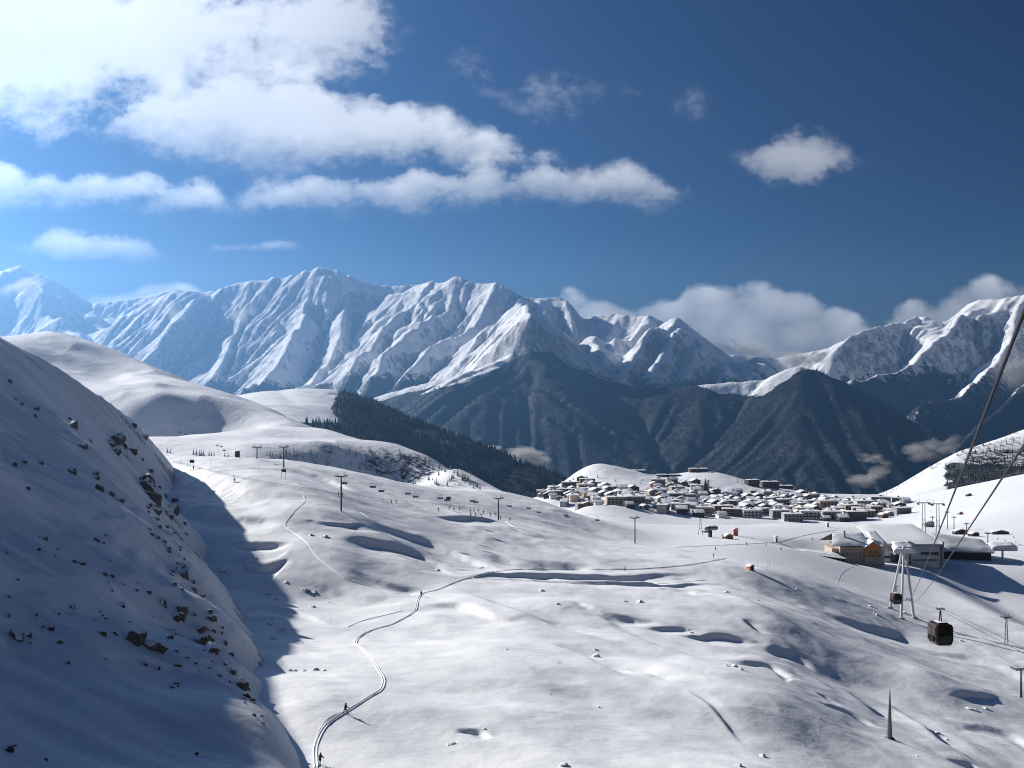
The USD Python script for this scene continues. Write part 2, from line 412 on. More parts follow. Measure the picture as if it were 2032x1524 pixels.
# wind-packed undulation of the snow, gentler on the groomed ground
amp = ss(gD, 60, 140) * (1 - 0.75 * ss(gD, 560, 800))
groom = 1 - 0.8 * ss(gu, U(1180), U(1330)) * ss(gD, 470, 560) * (1 - ss(gD, 900, 1100))
ridged = (0.5 - np.abs(nz(gx + 0.6 * gy, gy * 1.1 - 0.3 * gx, 55.0, 4, 8))) * 2
gz += amp * groom * (6.5 * nz(gx * 0.8 + gy * .4, gy, 64.0, 3, 5) + 4.2 * nz((gx * .65 - gy * .76) * .34, gx * .76 + gy * .65, 30.0, 3, 9) + 1.5 * nz(gx + .5 * gy, gy - .3 * gx, 17.0, 3, 6) + 0.40 * nz(gx, gy, 5.0, 4, 7) + 1.6 * (ridged - .8))
# rough lips of the hollows, and rough ground on the village shelf and right of the tower
vill = ss(gD, 1180, 1300) * ss(gu, U(1080), U(1150)) * (1 - ss(gu, U(1760), U(1840)))
gz += vill * (7.0 * nz(gx, gy, 60.0, 4, 12))
# knolls at the edge of the village
for px, D, hh, wx, wy in ((1175, 1850, 12, 45, 90), (1245, 1840, 6, 40, 80), (1420, 1870, 6, 60, 90)):
    gz += hh * np.exp(-((gx - U(px) * D) / wx) ** 2 - ((gy - D) / wy) ** 2)
# level pad under the lift station and the flat snow in front of it
pad = np.exp(-(((gx - 238) / 66) ** 2 + ((gy - 658) / 40) ** 2) ** 2)
gz = gz * (1 - pad) + pad * (-111.5 - 0.02 * (gx - 238))
# the slope beside it drops to the right, away from the sun
gz -= 11.0 * ss(gx, 238, 280) * np.exp(-((gy - 560) / 95) ** 2) * (1 - ss(gx, 300, 420))


def G(u, s):
    return map_coordinates(gz, [np.interp(np.asarray(s, float), rows_s, np.arange(NR)), (np.asarray(u, float) - U0) / (U1 - U0) * (NU - 1)], order=1, mode='nearest')


def ground_xy(x, y):
    return float(G(np.array([x / y]), np.array([math.log(y)]))[0])


def ground_px(px, py, d0=60.0, d1=2600.0):
    q = march(G, px, py, d0, d1)
    if q is None or q[1] > 1150 and px < 1100:      # the ray passes just over the rise: stand on the rise
        s = np.linspace(math.log(300), math.log(1000), 500)
        h = G(np.full(500, U(px)), s)
        k = int(np.argmax(h / np.exp(s)))
        D = math.exp(s[k])
        q = np.array([U(px) * D, D, h[k]])
    return q


# ------------------------------------------------------------------ the shaded spur on the left
def face(px, row, k=1.0):
    """depth on the steep face below the crest (a plane leaning away to the left)"""
    return (px, row, k * -152.5 / (V(row) + 0.9 * U(px) - 0.2))


spur_pts = [  # px, row, D  crest (seen against what lies behind)
    (-400, 610, 450), (-200, 648, 462), (-100, 668, 470), (0, 690, 475), (50, 708, 480), (100, 735, 488), (150, 765, 496), (200, 792, 504), (250, 832, 510), (275, 880, 495), (292, 930, 475), (300, 960, 455), (330, 1010, 405), (365, 1060, 356),
    (400, 1120, 300), (430, 1180, 260), (455, 1240, 230), (480, 1310, 203), (512, 1390, 179), (538, 1450, 165), (562, 1524, 152)]
spur_pts += [face(*q) for q in [
    (0, 1524, .80), (0, 1400, .88), (0, 1300, .93), (0, 1150, 1.0), (0, 1000, 1.1), (0, 900, 1.2), (0, 800, 1.38), (100, 1524, .78), (100, 1300, .93), (100, 1150, 1.0), (100, 1000, 1.12), (100, 850, 1.36),
    (200, 1524, .78), (200, 1400, .86), (200, 1300, .93), (200, 1150, 1.02), (200, 1000, 1.17), (200, 900, 1.36), (300, 1524, .78), (300, 1400, .88), (300, 1300, .95), (300, 1150, 1.08), (300, 1050, 1.26),
    (400, 1524, .80), (400, 1400, .90), (400, 1300, 1.0), (400, 1200, 1.13), (500, 1524, .80), (500, 1420, .9), (-200, 1300, .9), (-200, 1000, 1.05), (-200, 750, 1.3), (-400, 900, 1.1), (-400, 600, 1.3)]]
spur_pts += [(600, 1640, 134), (500, 1700, 110), (300, 1750, 95), (100, 1750, 90), (-100, 1600, 100), (-420, 645, 205), (-560, 575, 195), (-650, 620, 150), (-420, 520, 280), (-700, 900, 110), (-450, 1000, 125)]
spur_ctrl = [tuple(P(a, b, d)) for a, b, d in spur_pts]
# the far side, hidden: falls away behind the crest
for a, b, d in spur_pts[:21]:
    q = P(a, b, d)
    back = np.array([0.36, 0.93])
    sc_ = 1.0 if d > 300 else 1.5
    for k, drop in ((9, 5.0 * sc_), (26, 19.0 * sc_), (58, 46.0 * sc_)):
        spur_ctrl.append((q[0] + back[0] * k, q[1] + back[1] * k, q[2] - drop))
spur_ctrl = np.array(spur_ctrl)
spur_tps = RBFInterpolator(spur_ctrl[:, :2] / 100.0, spur_ctrl[:, 2], kernel='thin_plate_spline', smoothing=3e-3)
SX, SY = np.meshgrid(np.arange(-370, 40.1, 0.9), np.arange(60, 580.1, 0.9))
_c = spur_tps(np.stack([SX[::12, ::12].ravel(), SY[::12, ::12].ravel()], 1) / 100.0).reshape(SX[::12, ::12].shape)
SZ = map_coordinates(_c, [(SY - 60) / 10.8, (SX + 370) / 10.8], order=3, mode='nearest')
# ribs run down the fall line; wind ripples; rough rocky band near the crest
gyy, gxx = np.gradient(_c, 10.8)
fall = np.arctan2(map_coordinates(gyy, [(SY - 60) / 10.8, (SX + 370) / 10.8], order=1), map_coordinates(gxx, [(SY - 60) / 10.8, (SX + 370) / 10.8], order=1))
ca, sa = math.cos(math.radians(-12)), math.sin(math.radians(-12))
dn, ac = SX * ca + SY * sa, -SX * sa + SY * ca
rib = nz(ac, dn * 0.22 + 60, 26.0, 3, 21)
rib2 = nz(ac, dn * 0.30, 9.0, 3, 22)
SZ += 4.5 * (0.30 - np.abs(rib)) + 1.6 * (0.25 - np.abs(rib2)) + 0.35 * nz(SX, SY, 3.2, 4, 23) + 2.2 * nz(SX, SY, 22.0, 3, 24)


# broken rock along the crest of the spur
_crest = np.array([P(*q)[:2] for q in spur_pts[7:21]])
_cl = np.concatenate([np.linspace(a, b, 25) for a, b in zip(_crest[:-1], _crest[1:])])
_cd = cKDTree(_cl).query(np.stack([SX.ravel(), SY.ravel()], 1))[0].reshape(SX.shape)
near_crest = np.exp(-(np.maximum(_cd - 4, 0) / 22.0) ** 2)
_rg = 0.5 - np.abs(nz(SX + 3 * nz(SX, SY, 9, 2, 33), SY, 15.0, 4, 31)) * 2
_stp = np.floor(SZ / 3.4 + 1.2 * nz(SX, SY, 30, 3, 32)) * 3.4
SZ += near_crest * ss(SY, 175, 260) * (2.2 * (_rg - .25) + 0.16 * (np.clip(_stp - SZ, -3, 3)))
_ny, _nx = np.gradient(gaussian_filter(SZ, 0.8), 0.9)
spur_steep = np.hypot(_nx, _ny)
spur_rock = ss(spur_steep, 1.15, 1.9) * (0.35 + 0.65 * near_crest) + 0.55 * near_crest * ss(nz(SX, SY, 12, 4, 34), .04, .2) * ss(spur_steep, .8, 1.2)


def spur_z(u, s):
    D = np.exp(np.asarray(s, float))
    x = np.asarray(u, float) * D
    z = map_coordinates(SZ, [(D - 60) / 0.9, (x + 370) / 0.9], order=1, mode='constant', cval=-999.0)
    return z


def any_px(px, py, d0=60.0, d1=2600.0):
    return march(lambda u, s: np.maximum(G(u, s), spur_z(u, s)), px, py, d0, d1)

# ------------------------------------------------------------------ materials of the ground
def snow_mat(name, grain=1.0, rough_scale=0.6, bump=0.25, tint=(0.88, 0.89, 0.905)):
    g = Graph()
    pos = g.n('geometry', 'position')
    n1 = g.noise(pos, 0.05, 5.0, 0.6)
    n2 = g.noise(pos, rough_scale, 6.0, 0.65)
    col = g.mix(n1, tuple(c * 0.965 for c in tint), tint)
    rip = g.noise(g.n('mapping', 'vector', vector=pos, rotation=(0, 0, 0.7), scale=(0.30, 1.0, 1.0)), rough_scale * 1.6, 5.0, 0.6)
    n2 = g.add(n2, g.mul(rip, 0.7))
    b = g.n('bump', 'normal', height=n2, strength=bump, distance=grain)
    s = g.n('principled_bsdf', 'BSDF', base_color=col, roughness=0.62, specular_ior_level=0.25, normal=b)
    return g.done('/World/Looks/' + name, s)


def simple_mat(name, color, rough=0.7, var=0.25, scale=1.5, metallic=0.0, spec=0.4, object_space=True):
    g = Graph()
    pos = g.n('texture_coordinate', 'object') if object_space else g.n('geometry', 'position')
    n1 = g.noise(pos, scale, 5.0, 0.6)
    rnd = g.n('object_info', 'random')
    k = g.mul(g.lin(n1, 0.25, 0.75, 1 - var, 1 + var), g.lin(rnd, 0, 1, 1 - var * .5, 1 + var * .5))
    col = g.n('mix_color', 'result', blend_type='multiply', fac=1.0, a=tuple(color), b=g.n('combine_color', 'color', color_type='rgb', r=k, g=k, b=k), use_clamp=False)
    s = g.n('principled_bsdf', 'BSDF', base_color=col, roughness=rough, metallic=metallic, specular_ior_level=spec)
    return g.done('/World/Looks/' + name, s)


def rock_mat(name, tint=(0.10, 0.075, 0.055), snow=True):
    g = Graph()
    pos = g.n('geometry', 'position')
    nrm = g.n('geometry', 'normal')
    up = g.n('separate_xyz', 'z', vector=nrm)
    n1 = g.noise(pos, 0.55, 6.0, 0.62)
    n2 = g.noise(pos, 3.0, 4.0, 0.6)
    col = g.mix(g.lin(n1, 0.3, 0.7), tuple(c * 0.45 for c in tint), tuple(c * 1.35 for c in tint))
    col = g.mix(g.mul(g.lin(n2, 0.55, 0.75), 0.6), col, (0.20, 0.11, 0.05))
    if snow:
        m = g.step(g.add(up, g.mul(g.sub(n2, 0.5), 0.5)), 0.50, 0.66)
        col = g.mix(m, col, (0.84, 0.86, 0.885))
    b = g.n('bump', 'normal', height=n1, strength=0.7, distance=0.6)
    s = g.n('principled_bsdf', 'BSDF', base_color=col, roughness=0.85, specular_ior_level=0.3, normal=b)
    return g.done('/World/Looks/' + name, s)


def mountain_mat(name, forest_a=(0.008, 0.013, 0.018), forest_b=(0.018, 0.021, 0.023), fine=0.012, snow_tree=0.14, rock_a=(0.055, 0.052, 0.05), rock_b=(0.16, 0.15, 0.145), bump=0.55):
    """Snow, bare rock where it is steep, wood where the primvar says trees grow."""
    g = Graph()
    pos = g.n('geometry', 'position')
    w = g.n('attribute', 'fac', attribute='wood')
    r = g.n('attribute', 'fac', attribute='rock')
    n0 = g.noise(pos, fine * 0.35, 5.0, 0.6)
    n1 = g.noise(pos, fine, 8.0, 0.68)
    n2 = g.noise(pos, fine * 6, 4.0, 0.65)
    n3 = g.noise(g.n('mapping', 'vector', vector=pos, scale=(1.0, 1.0, 0.22)), fine * 2.4, 6.0, 0.65)
    rag = g.add(g.add(g.mul(g.sub(n1, 0.5), 0.7), g.mul(g.sub(n2, 0.5), 0.8)), g.mul(g.sub(n3, 0.5), 1.1))
    wm = g.step(g.add(w, rag), 0.44, 0.58)
    rm = g.mul(g.step(g.add(r, rag), 0.48, 0.60), g.lin(g.add(g.mul(n3, 0.6), g.mul(n2, 0.4)), 0.42, 0.56, 0.25, 1.0))
    tree = g.mix(g.lin(n0, 0.35, 0.65), forest_a, forest_b)
    tree = g.mix(g.mul(g.step(g.add(n2, g.mul(g.sub(n0, 0.5), 0.8)), 0.50, 0.72), snow_tree), tree, (0.62, 0.64, 0.67))
    rock = g.mix(n1, rock_a, rock_b)
    col = g.mix(g.mul(rm, 0.8), (0.87, 0.88, 0.90), rock)
    col = g.mix(wm, col, tree)
    hgt = g.add(g.add(n1, g.mul(n3, 0.6)), g.mul(n2, g.add(0.30, g.mul(wm, 0.6))))
    b = g.n('bump', 'normal', height=hgt, strength=bump, distance=0.15 / fine)
    s = g.n('principled_bsdf', 'BSDF', base_color=col, roughness=0.8, specular_ior_level=0.15, normal=b)
    return g.done('/World/Looks/' + name, s)


M = {}
M['snow'] = snow_mat('snow', 0.8, 0.5, 0.13)
M['spur_snow'] = mountain_mat('spur_snow', fine=0.28, rock_a=(0.03, 0.022, 0.017), rock_b=(0.13, 0.085, 0.055), bump=0.4)
M['hill_snow'] = mountain_mat('hill_snow', fine=0.05, snow_tree=0.25)
M['mountain'] = mountain_mat('mountain', snow_tree=0.06, fine=0.010, bump=0.85, rock_a=(0.05, 0.05, 0.052), rock_b=(0.11, 0.11, 0.112))
M['rock'] = rock_mat('rock')

# ------------------------------------------------------------------ ground meshes
snow_slope = obj('snow_slope', (np.stack([gx.ravel(), gy.ravel(), gz.ravel()], 1), grid_faces(NR, NU)), M['snow'], smooth=True)
tag(snow_slope, kind='structure')
sv = np.stack([SX.ravel(), SY.ravel(), SZ.ravel()], 1)
sf = grid_faces(*SX.shape)
below = sv[:, 2] < G(sv[:, 0] / sv[:, 1], np.log(sv[:, 1])) - 1.5
sf = sf[~below[sf].all(1)]
_use, _inv = np.unique(sf.ravel(), return_inverse=True)
sv, sf = sv[_use], _inv.reshape(-1, 3)
snow_spur = obj('snow_spur', (sv, sf), M['spur_snow'], smooth=True)
primvar(snow_spur, 'rock', spur_rock.ravel()[_use])
primvar(snow_spur, 'wood', np.zeros(len(_use)))
tag(snow_spur, kind='structure')

# ------------------------------------------------------------------ hills of the middle distance
def tps_sheet(cols, u0, u1, d0, d1, nu, nr, extra=(), smoothing=1e-4):
    c = [(U(px), math.log(D), V(row) * D if row is not None else z) for px, row, D, z in cols] + list(extra)
    c = np.array(c)
    f = RBFInterpolator(c[:, :2], c[:, 2], kernel='thin_plate_spline', smoothing=smoothing)
    uu, s_ = np.meshgrid(np.linspace(u0, u1, 90), np.linspace(math.log(d0), math.log(d1), 90))
    b = f(np.stack([uu.ravel(), s_.ravel()], 1)).reshape(uu.shape)
    b = nd_zoom(b, (nr / 90.0, nu / 90.0), order=3, grid_mode=False, mode='nearest')
    uu, s_ = np.meshgrid(np.linspace(u0, u1, nu), np.linspace(math.log(d0), math.log(d1), nr))
    D = np.exp(s_)
    return uu * D, D, b, uu, s_


def slope_of(X, Y, Z):
    """unit normals of a grid"""
    a = np.stack([np.gradient(X, axis=1), np.gradient(Y, axis=1), np.gradient(Z, axis=1)], -1)
    b = np.stack([np.gradient(X, axis=0), np.gradient(Y, axis=0), np.gradient(Z, axis=0)], -1)
    n = np.cross(a, b)
    n /= np.linalg.norm(n, axis=-1, keepdims=True) + 1e-9
    return n * np.sign(n[..., 2:3])


class Sheet:
    def __init__(self, X, Y, Z, uu, s_):
        self.X, self.Y, self.Z, self.u, self.s = X, Y, Z, uu, s_

    def z(self, u, s):
        nr, nu = self.Z.shape
        r = (np.asarray(s, float) - self.s[0, 0]) / (self.s[-1, 0] - self.s[0, 0]) * (nr - 1)
        c = (np.asarray(u, float) - self.u[0, 0]) / (self.u[0, -1] - self.u[0, 0]) * (nu - 1)
        return map_coordinates(self.Z, [r, c], order=1, mode='constant', cval=-9999.0)

    def hit(self, px, py):
        return march(self.z, px, py, math.exp(self.s[0, 0]), math.exp(self.s[-1, 0]) - 1)


sky_l = [(-60, 690, 2500), (0, 680, 2500), (50, 674, 2500), (100, 667, 2500), (160, 675, 2450), (230, 702, 2400), (300, 733, 2300), (380, 768, 2200), (440, 792, 2100), (500, 818, 2000), (570, 845, 1880), (640, 868, 1720), (690, 880, 1560)]
hill_cols = [(a, b, d, 0) for a, b, d in sky_l]
for a, b, d in sky_l:
    hill_cols += [(a, None, d + 350, V(b) * d - 110), (a, None, d + 900, V(b) * d - 420)]
hill_cols += [(a, b, d, 0) for a, b, d in [
    (0, 740, 1900), (100, 720, 2150), (100, 760, 1900), (150, 720, 2200), (150, 770, 1820), (200, 745, 2120), (200, 790, 1760), (260, 770, 1960), (260, 850, 1620), (300, 778, 1900), (300, 792, 1760), (300, 856, 1630), (300, 880, 1350), (300, 896, 1160), (360, 795, 1880), (360, 800, 1800), (360, 846, 1680),
    (400, 805, 1850), (420, 832, 1740), (400, 862, 1500), (400, 880, 1300), (400, 897, 1130), (500, 838, 1760), (500, 862, 1480), (500, 890, 1210), (500, 900, 1120), (600, 866, 1600), (600, 880, 1400), (600, 890, 1260), (690, 887, 1400),
    (560, 900, 1150), (560, 938, 1085), (650, 893, 1240), (650, 958, 1140), (760, 892, 1400), (760, 900, 1320), (760, 965, 1235), (850, 914, 1320), (850, 962, 1245), (900, 937, 1240), (940, 963, 1180), (940, 976, 1150), (1000, 985, 1120)]]
hill_cols += [(a, None, d, z) for a, d, z in [(0, 850, -120), (300, 850, -140), (560, 900, -150), (760, 980, -170), (900, 1000, -175), (1050, 1000, -190), (1100, 1300, -260), (1000, 1400, -230), (900, 1550, -210), (800, 1800, -230), (1000, 2000, -400), (-200, 1500, -60), (-200, 2500, 80), (-200, 900, -110), (760, 1650, -165)]]
HX, HY, HZ, HU, HS = tps_sheet(hill_cols, -0.62, 0.04, 850, 3400, 420, 420)
HZ = HZ + 8 * nz(HX, HY, 160, 4, 41) + 34.0 * (0.28 - np.abs(nz(HX + .5 * HY, HY, 300, 4, 42))) + 1.2 * nz(HX, HY, 30, 4, 43)
# steep shaded flank under the dome, and hollows on it
for pts, hgt, wid in (([(215, 765), (300, 782), (380, 797), (425, 815)], 85.0, 150.0), ([(120, 700), (200, 722), (270, 745), (340, 775)], 22.0, 60.0), ([(150, 682), (230, 705), (300, 735)], 12.0, 45.0), ([(360, 770), (440, 800), (520, 835)], 14.0, 45.0)):
    base_h = Sheet(HX, HY, HZ, HU, HS)
    ln = [base_h.hit(*q) for q in densify(pts, 30)]
    ln = np.array([q[:2] for q in ln if q is not None])
    ln = gaussian_filter1d(ln, 3, axis=0, mode='nearest')
    dist, idx = cKDTree(ln).query(np.stack([HX.ravel(), HY.ravel()], 1))
    tg = np.gradient(ln, axis=0)
    tg /= np.linalg.norm(tg, axis=1, keepdims=True) + 1e-9
    nr_ = np.stack([tg[:, 1], -tg[:, 0]], 1)
    nr_ *= np.sign((nr_ @ np.array([0.6, -0.8])).mean())
    rel = np.stack([HX.ravel(), HY.ravel()], 1) - ln[idx]
    sg = (rel * nr_[idx]).sum(1) + 30 * nz(HX, HY, 120, 3, 44).ravel()
    al = np.where((idx == 0) | (idx == len(ln) - 1), np.abs((rel * tg[idx]).sum(1)), 0)
    HZ = HZ + (hgt * np.exp(-(al / wid) ** 2) * (0.14 * np.exp(-((sg + .5 * wid) / wid) ** 2) - 0.55 * ss(sg, -.2 * wid, .9 * wid) * (1 - ss(sg, wid, 3.2 * wid)))).reshape(HZ.shape)
hill = Sheet(HX, HY, HZ, HU, HS)
hn = slope_of(HX, HY, HZ)
# scrub and conifers hold on to the lip and the steep bank that looks this way
hwood = np.zeros_like(HZ)
tree_bank = ss(HU, U(540), U(600)) * ss(-hn[..., 1], 0.14, 0.26) * (1 - ss(HS, math.log(1300), math.log(1420)))
hwood = 0.47 * tree_bank

knoll_line = [(430, 830, 2600), (480, 800, 2750), (505, 786, 2800), (545, 777, 2830), (600, 772, 2850), (645, 773, 2830), (668, 784, 2780), (720, 808, 2740), (772, 828, 2700), (840, 852, 2640), (893, 872, 2590), (944, 900, 2540), (1030, 930, 2480), (1092, 972, 2420), (1130, 1010, 2380)]
KX, KY = np.meshgrid(np.arange(-1150, 520, 7.0), np.arange(1850, 3500, 7.0))


def skeleton(X, Y, ridges, warp=None):
    """Highest of many ridges: (points xyz, side slope, rounding) -> height, which one, distance"""
    best = np.full(X.shape, -1e9)
    who = np.zeros(X.shape, int)
    xx, yy = (X, Y) if warp is None else (X + warp[0], Y + warp[1])
    for gi, (pts, k, rnd, conc) in ridges:
        pts = np.asarray(pts, float)
        for a, b in zip(pts[:-1], pts[1:]):
            d = b[:2] - a[:2]
            L2 = (d ** 2).sum() + 1e-9
            t = np.clip(((xx - a[0]) * d[0] + (yy - a[1]) * d[1]) / L2, 0, 1)
            dist = np.hypot(xx - a[0] - t * d[0], yy - a[1] - t * d[1])
            de = np.sqrt(dist ** 2 + rnd ** 2) - rnd
            h = a[2] + t * (b[2] - a[2]) - k * de / (1 + de * conc)
            m = h > best
            best[m] = h[m]
            who[m] = gi
    return best, who


kn, _ = skeleton(KX, KY, [(0, ([P(*q) for q in knoll_line], 0.62, 110.0, 0.0)), (0, ([P(600, 772, 2850), P(590, 800, 2550), P(600, 850, 2250), P(640, 880, 2050)], 0.5, 160.0, 0.0)), (0, ([P(545, 777, 2830), P(540, 800, 2500), P(540, 830, 2250)], 0.5, 160.0, 0.0))])
KZ = kn + 10 * nz(KX, KY, 150, 4, 51) + 7.0 * (0.25 - np.abs(nz(KX, KY, 90, 4, 52)))
edge_u = np.interp(KY, [1900, 2250, 2500, 2700, 2850, 3400], [U(705), U(690), U(655), U(662), U(672), U(672)])
kw = ss(KX / KY - edge_u + 0.006 * nz(KX, KY, 40, 3, 53), -0.004, 0.006)
kw = np.maximum(kw, ss(V(835) - KZ / KY, -0.001, 0.004) * ss(KX / KY, U(588), U(600)))   # wood below the snowy knoll too
knoll_bits = (KX, KY, KZ, kw)

sky_r = [(1690, 992, 1980), (1760, 975, 2050), (1800, 953, 2100), (1830, 935, 2130), (1870, 913, 2170), (1900, 898, 2200), (1960, 880, 2270), (2032, 857, 2350), (2150, 822, 2450), (2400, 760, 2600)]
rc = [(a, b, d, 0) for a, b, d in sky_r]
for a, b, d in sky_r:
    rc += [(a, None, d + 250, V(b) * d - 120), (a, None, d + 700, V(b) * d - 420)]
rc += [(a, b, d, 0) for a, b, d in [(1760, 982, 1950), (1800, 976, 1880), (1830, 962, 1930), (1860, 968, 1820), (1880, 930, 2040), (1900, 955, 1850), (1940, 925, 2030), (1960, 950, 1820), (2032, 905, 2100), (2032, 940, 1830), (2150, 880, 2100), (2150, 930, 1800), (2400, 850, 2100)]]
rc += [(a, None, 1550, -235) for a in (1700, 1800, 1900, 2032, 2200, 2400)]
RX, RY, RZ, RU, RS = tps_sheet(rc, U(1640), 0.78, 1550, 3000, 230, 260)
RZ = RZ + 5 * nz(RX, RY, 90, 4, 61) + 1.0 * nz(RX, RY, 20, 3, 62)
rhill = Sheet(RX, RY, RZ, RU, RS)
rv, ru = RZ / RY, RU
rw = ss(ru + .03 * nz(RX, RY, 45, 4, 65), U(1868), U(1890)) * ss(V(915) - rv + 0.012 * nz(RX, RY, 50, 4, 63), -0.002, 0.004) * (RS < np.log(2260))
rw = np.maximum(rw, 0.55 * ss(ru, U(1885), U(1925)) * ss(V(885) - rv + .02 * nz(RX, RY, 70, 4, 64), -0.002, 0.004) * (RS < np.log(2300)))

# ------------------------------------------------------------------ the mountains: ridges, then worn by water and frost
def ridge(pts):
    out, D = [], None
    for q in pts:
        D = q[2] if len(q) > 2 else D
        out.append([q[0], q[1], np.nan if len(q) < 3 else q[2]])
    a = np.array(out, float)
    idx = np.arange(len(a))
    known = ~np.isnan(a[:, 2])
    a[:, 2] = np.interp(idx, idx[known], a[known, 2])
    return np.array([P(*q) for q in a])


FAR, LEFT, MID, NEXT, RIGHT, WOODED = range(6)
R = []


def add(gi, pts, k=0.75, rnd=15.0, conc=0.00012):
    R.append((gi, (ridge(pts), k, rnd, conc)))


add(FAR, [(-250, 580, 15000), (-150, 560), (-60, 548), (0, 540), (20, 531), (40, 526), (60, 540), (100, 550), (130, 569), (160, 590), (185, 602), (230, 597), (290, 588), (330, 578), (380, 577), (410, 585), (440, 610, 14500)])
for q in ([(40, 526, 15000), (80, 620, 13500), (130, 690, 12500), (180, 740, 11500)], [(0, 540, 15000), (-20, 640, 13500), (10, 720, 12000)], [(-150, 560, 15000), (-120, 660, 13000), (-60, 740, 11500)],
          [(290, 588, 15000), (270, 640, 13800), (260, 690, 12800)], [(185, 602, 15000), (190, 660, 13600), (230, 730, 12000)], [(100, 550, 15000), (70, 610, 14000), (50, 660, 13200)]):
    add(FAR, q, .8)
add(LEFT, [(310, 640, 12600), (370, 605, 12500), (420, 580, 12300), (450, 568), (480, 560), (500, 557), (530, 556), (545, 548), (560, 554), (582, 544), (592, 549), (603, 533), (614, 541), (628, 529), (645, 532), (670, 537), (700, 549), (730, 562), (770, 570), (800, 568, 11500)], .9)
for q in ([(420, 580, 12300), (345, 650, 11500), (270, 700, 10900), (200, 745, 10300)], [(500, 557, 12200), (470, 640, 11300), (430, 710, 10500), (390, 770, 9900)],
          [(628, 529, 12100), (600, 600, 11000), (560, 680, 10000), (510, 760, 9100), (480, 800, 8700)], [(700, 549, 11900), (680, 620, 10800), (650, 700, 9800), (600, 770, 9000), (570, 810, 8600)],
          [(770, 570, 11600), (740, 640, 10400), (700, 710, 9600), (680, 780, 8800)]):
    add(LEFT, q, .95)
add(MID, [(770, 572, 11200), (800, 568), (840, 563), (860, 556, 10800), (875, 563), (890, 556), (905, 547, 10500), (928, 556), (950, 563), (970, 562), (990, 561, 10200), (1010, 574), (1040, 590), (1070, 592), (1110, 590), (1130, 600), (1150, 625), (1168, 650, 9900)])
for q in ([(860, 556, 10800), (820, 600, 10300), (770, 640, 9900), (745, 690, 9300), (715, 720, 8900), (700, 770, 8400)], [(905, 547, 10500), (890, 600, 10000), (850, 630, 9600), (800, 690, 9000), (760, 740, 8500), (730, 790, 8000)],
          [(990, 561, 10200), (965, 600, 9700), (910, 660, 9200), (880, 700, 8800), (840, 740, 8400), (800, 780, 8000)], [(1040, 590, 10000), (1030, 625, 9300), (1045, 650, 8300), (1050, 660, 7400), (1060, 665, 6700)], [(950, 563, 10400), (935, 610, 9900), (900, 640, 9500)],
          [(1130, 600, 9900), (1150, 660, 9200), (1180, 720, 8500), (1200, 770, 7900)], [(1080, 592, 9950), (1090, 640, 9300), (1110, 700, 8500)], [(1030, 625, 9300), (985, 665, 8900), (950, 710, 8400), (900, 760, 7900)], [(1040, 640, 8700), (1100, 690, 8100), (1150, 740, 7600)]):
    add(MID, q, .8)
add(NEXT, [(1120, 650, 10000), (1180, 626, 9900), (1230, 622), (1260, 628), (1290, 626), (1320, 641), (1335, 632, 9300), (1345, 629), (1360, 641), (1400, 672), (1440, 700), (1470, 718), (1500, 738, 9000), (1540, 760, 8800)])
for q in ([(1345, 629, 9300), (1320, 680, 8800), (1270, 730, 8300), (1220, 775, 7800)], [(1290, 626, 9600), (1250, 680, 9100), (1200, 730, 8600), (1180, 770, 8100)], [(1230, 622, 9850), (1200, 670, 9300), (1170, 710, 8900)],
          [(1400, 672, 9200), (1385, 720, 8500), (1345, 775, 7900)], [(1440, 700, 9100), (1440, 750, 8400), (1420, 790, 7800)], [(1360, 645, 9250), (1345, 700, 8600), (1300, 750, 8000)]):
    add(NEXT, q, .8)
add(RIGHT, [(1440, 735, 12000), (1500, 718), (1560, 705), (1600, 700), (1640, 692, 11500), (1700, 662), (1740, 648), (1790, 640), (1815, 629), (1835, 628, 9900), (1870, 641), (1892, 628), (1920, 604), (1945, 594, 9300), (1960, 592), (1985, 593), (2000, 590), (2035, 584), (2100, 570), (2250, 545), (2450, 540, 8800)])
for q in ([(1835, 628, 9900), (1800, 670, 9400), (1740, 700, 9000), (1660, 735, 8700)], [(1945, 594, 9300), (1910, 650, 8900), (1860, 700, 8500), (1800, 740, 8200), (1740, 752, 8000), (1690, 775, 7700)], [(2035, 584, 9000), (2000, 670, 8400), (1950, 740, 7900), (1900, 790, 7500), (1830, 830, 7100), (1800, 870, 6800)],
          [(2150, 565, 8900), (2100, 680, 8000), (2040, 770, 7400), (1960, 850, 6900), (1900, 900, 6600)], [(2300, 545, 8800), (2250, 700, 7800), (2150, 820, 7000), (2050, 900, 6500)], [(1740, 648, 10900), (1690, 690, 10300), (1620, 730, 9600)], [(1640, 692, 11500), (1590, 730, 10600), (1540, 760, 9700)]):
    add(RIGHT, q, .78)
add(WOODED, [(470, 900, 7200), (560, 850, 7100), (640, 818, 7000), (700, 800, 7000), (740, 790, 6950), (780, 778), (830, 764), (880, 752), (940, 735, 6750), (985, 712), (1010, 697), (1040, 676), (1060, 665, 6600), (1085, 690), (1110, 712), (1180, 745, 6350), (1240, 762), (1290, 772, 6200), (1330, 770), (1400, 763, 6050), (1440, 760), (1480, 757), (1520, 752), (1545, 742), (1565, 728), (1580, 726, 5950), (1620, 735), (1660, 752), (1720, 780, 5850), (1780, 815), (1840, 862, 5750), (1870, 900), (1900, 950, 5650)], .62, 25)
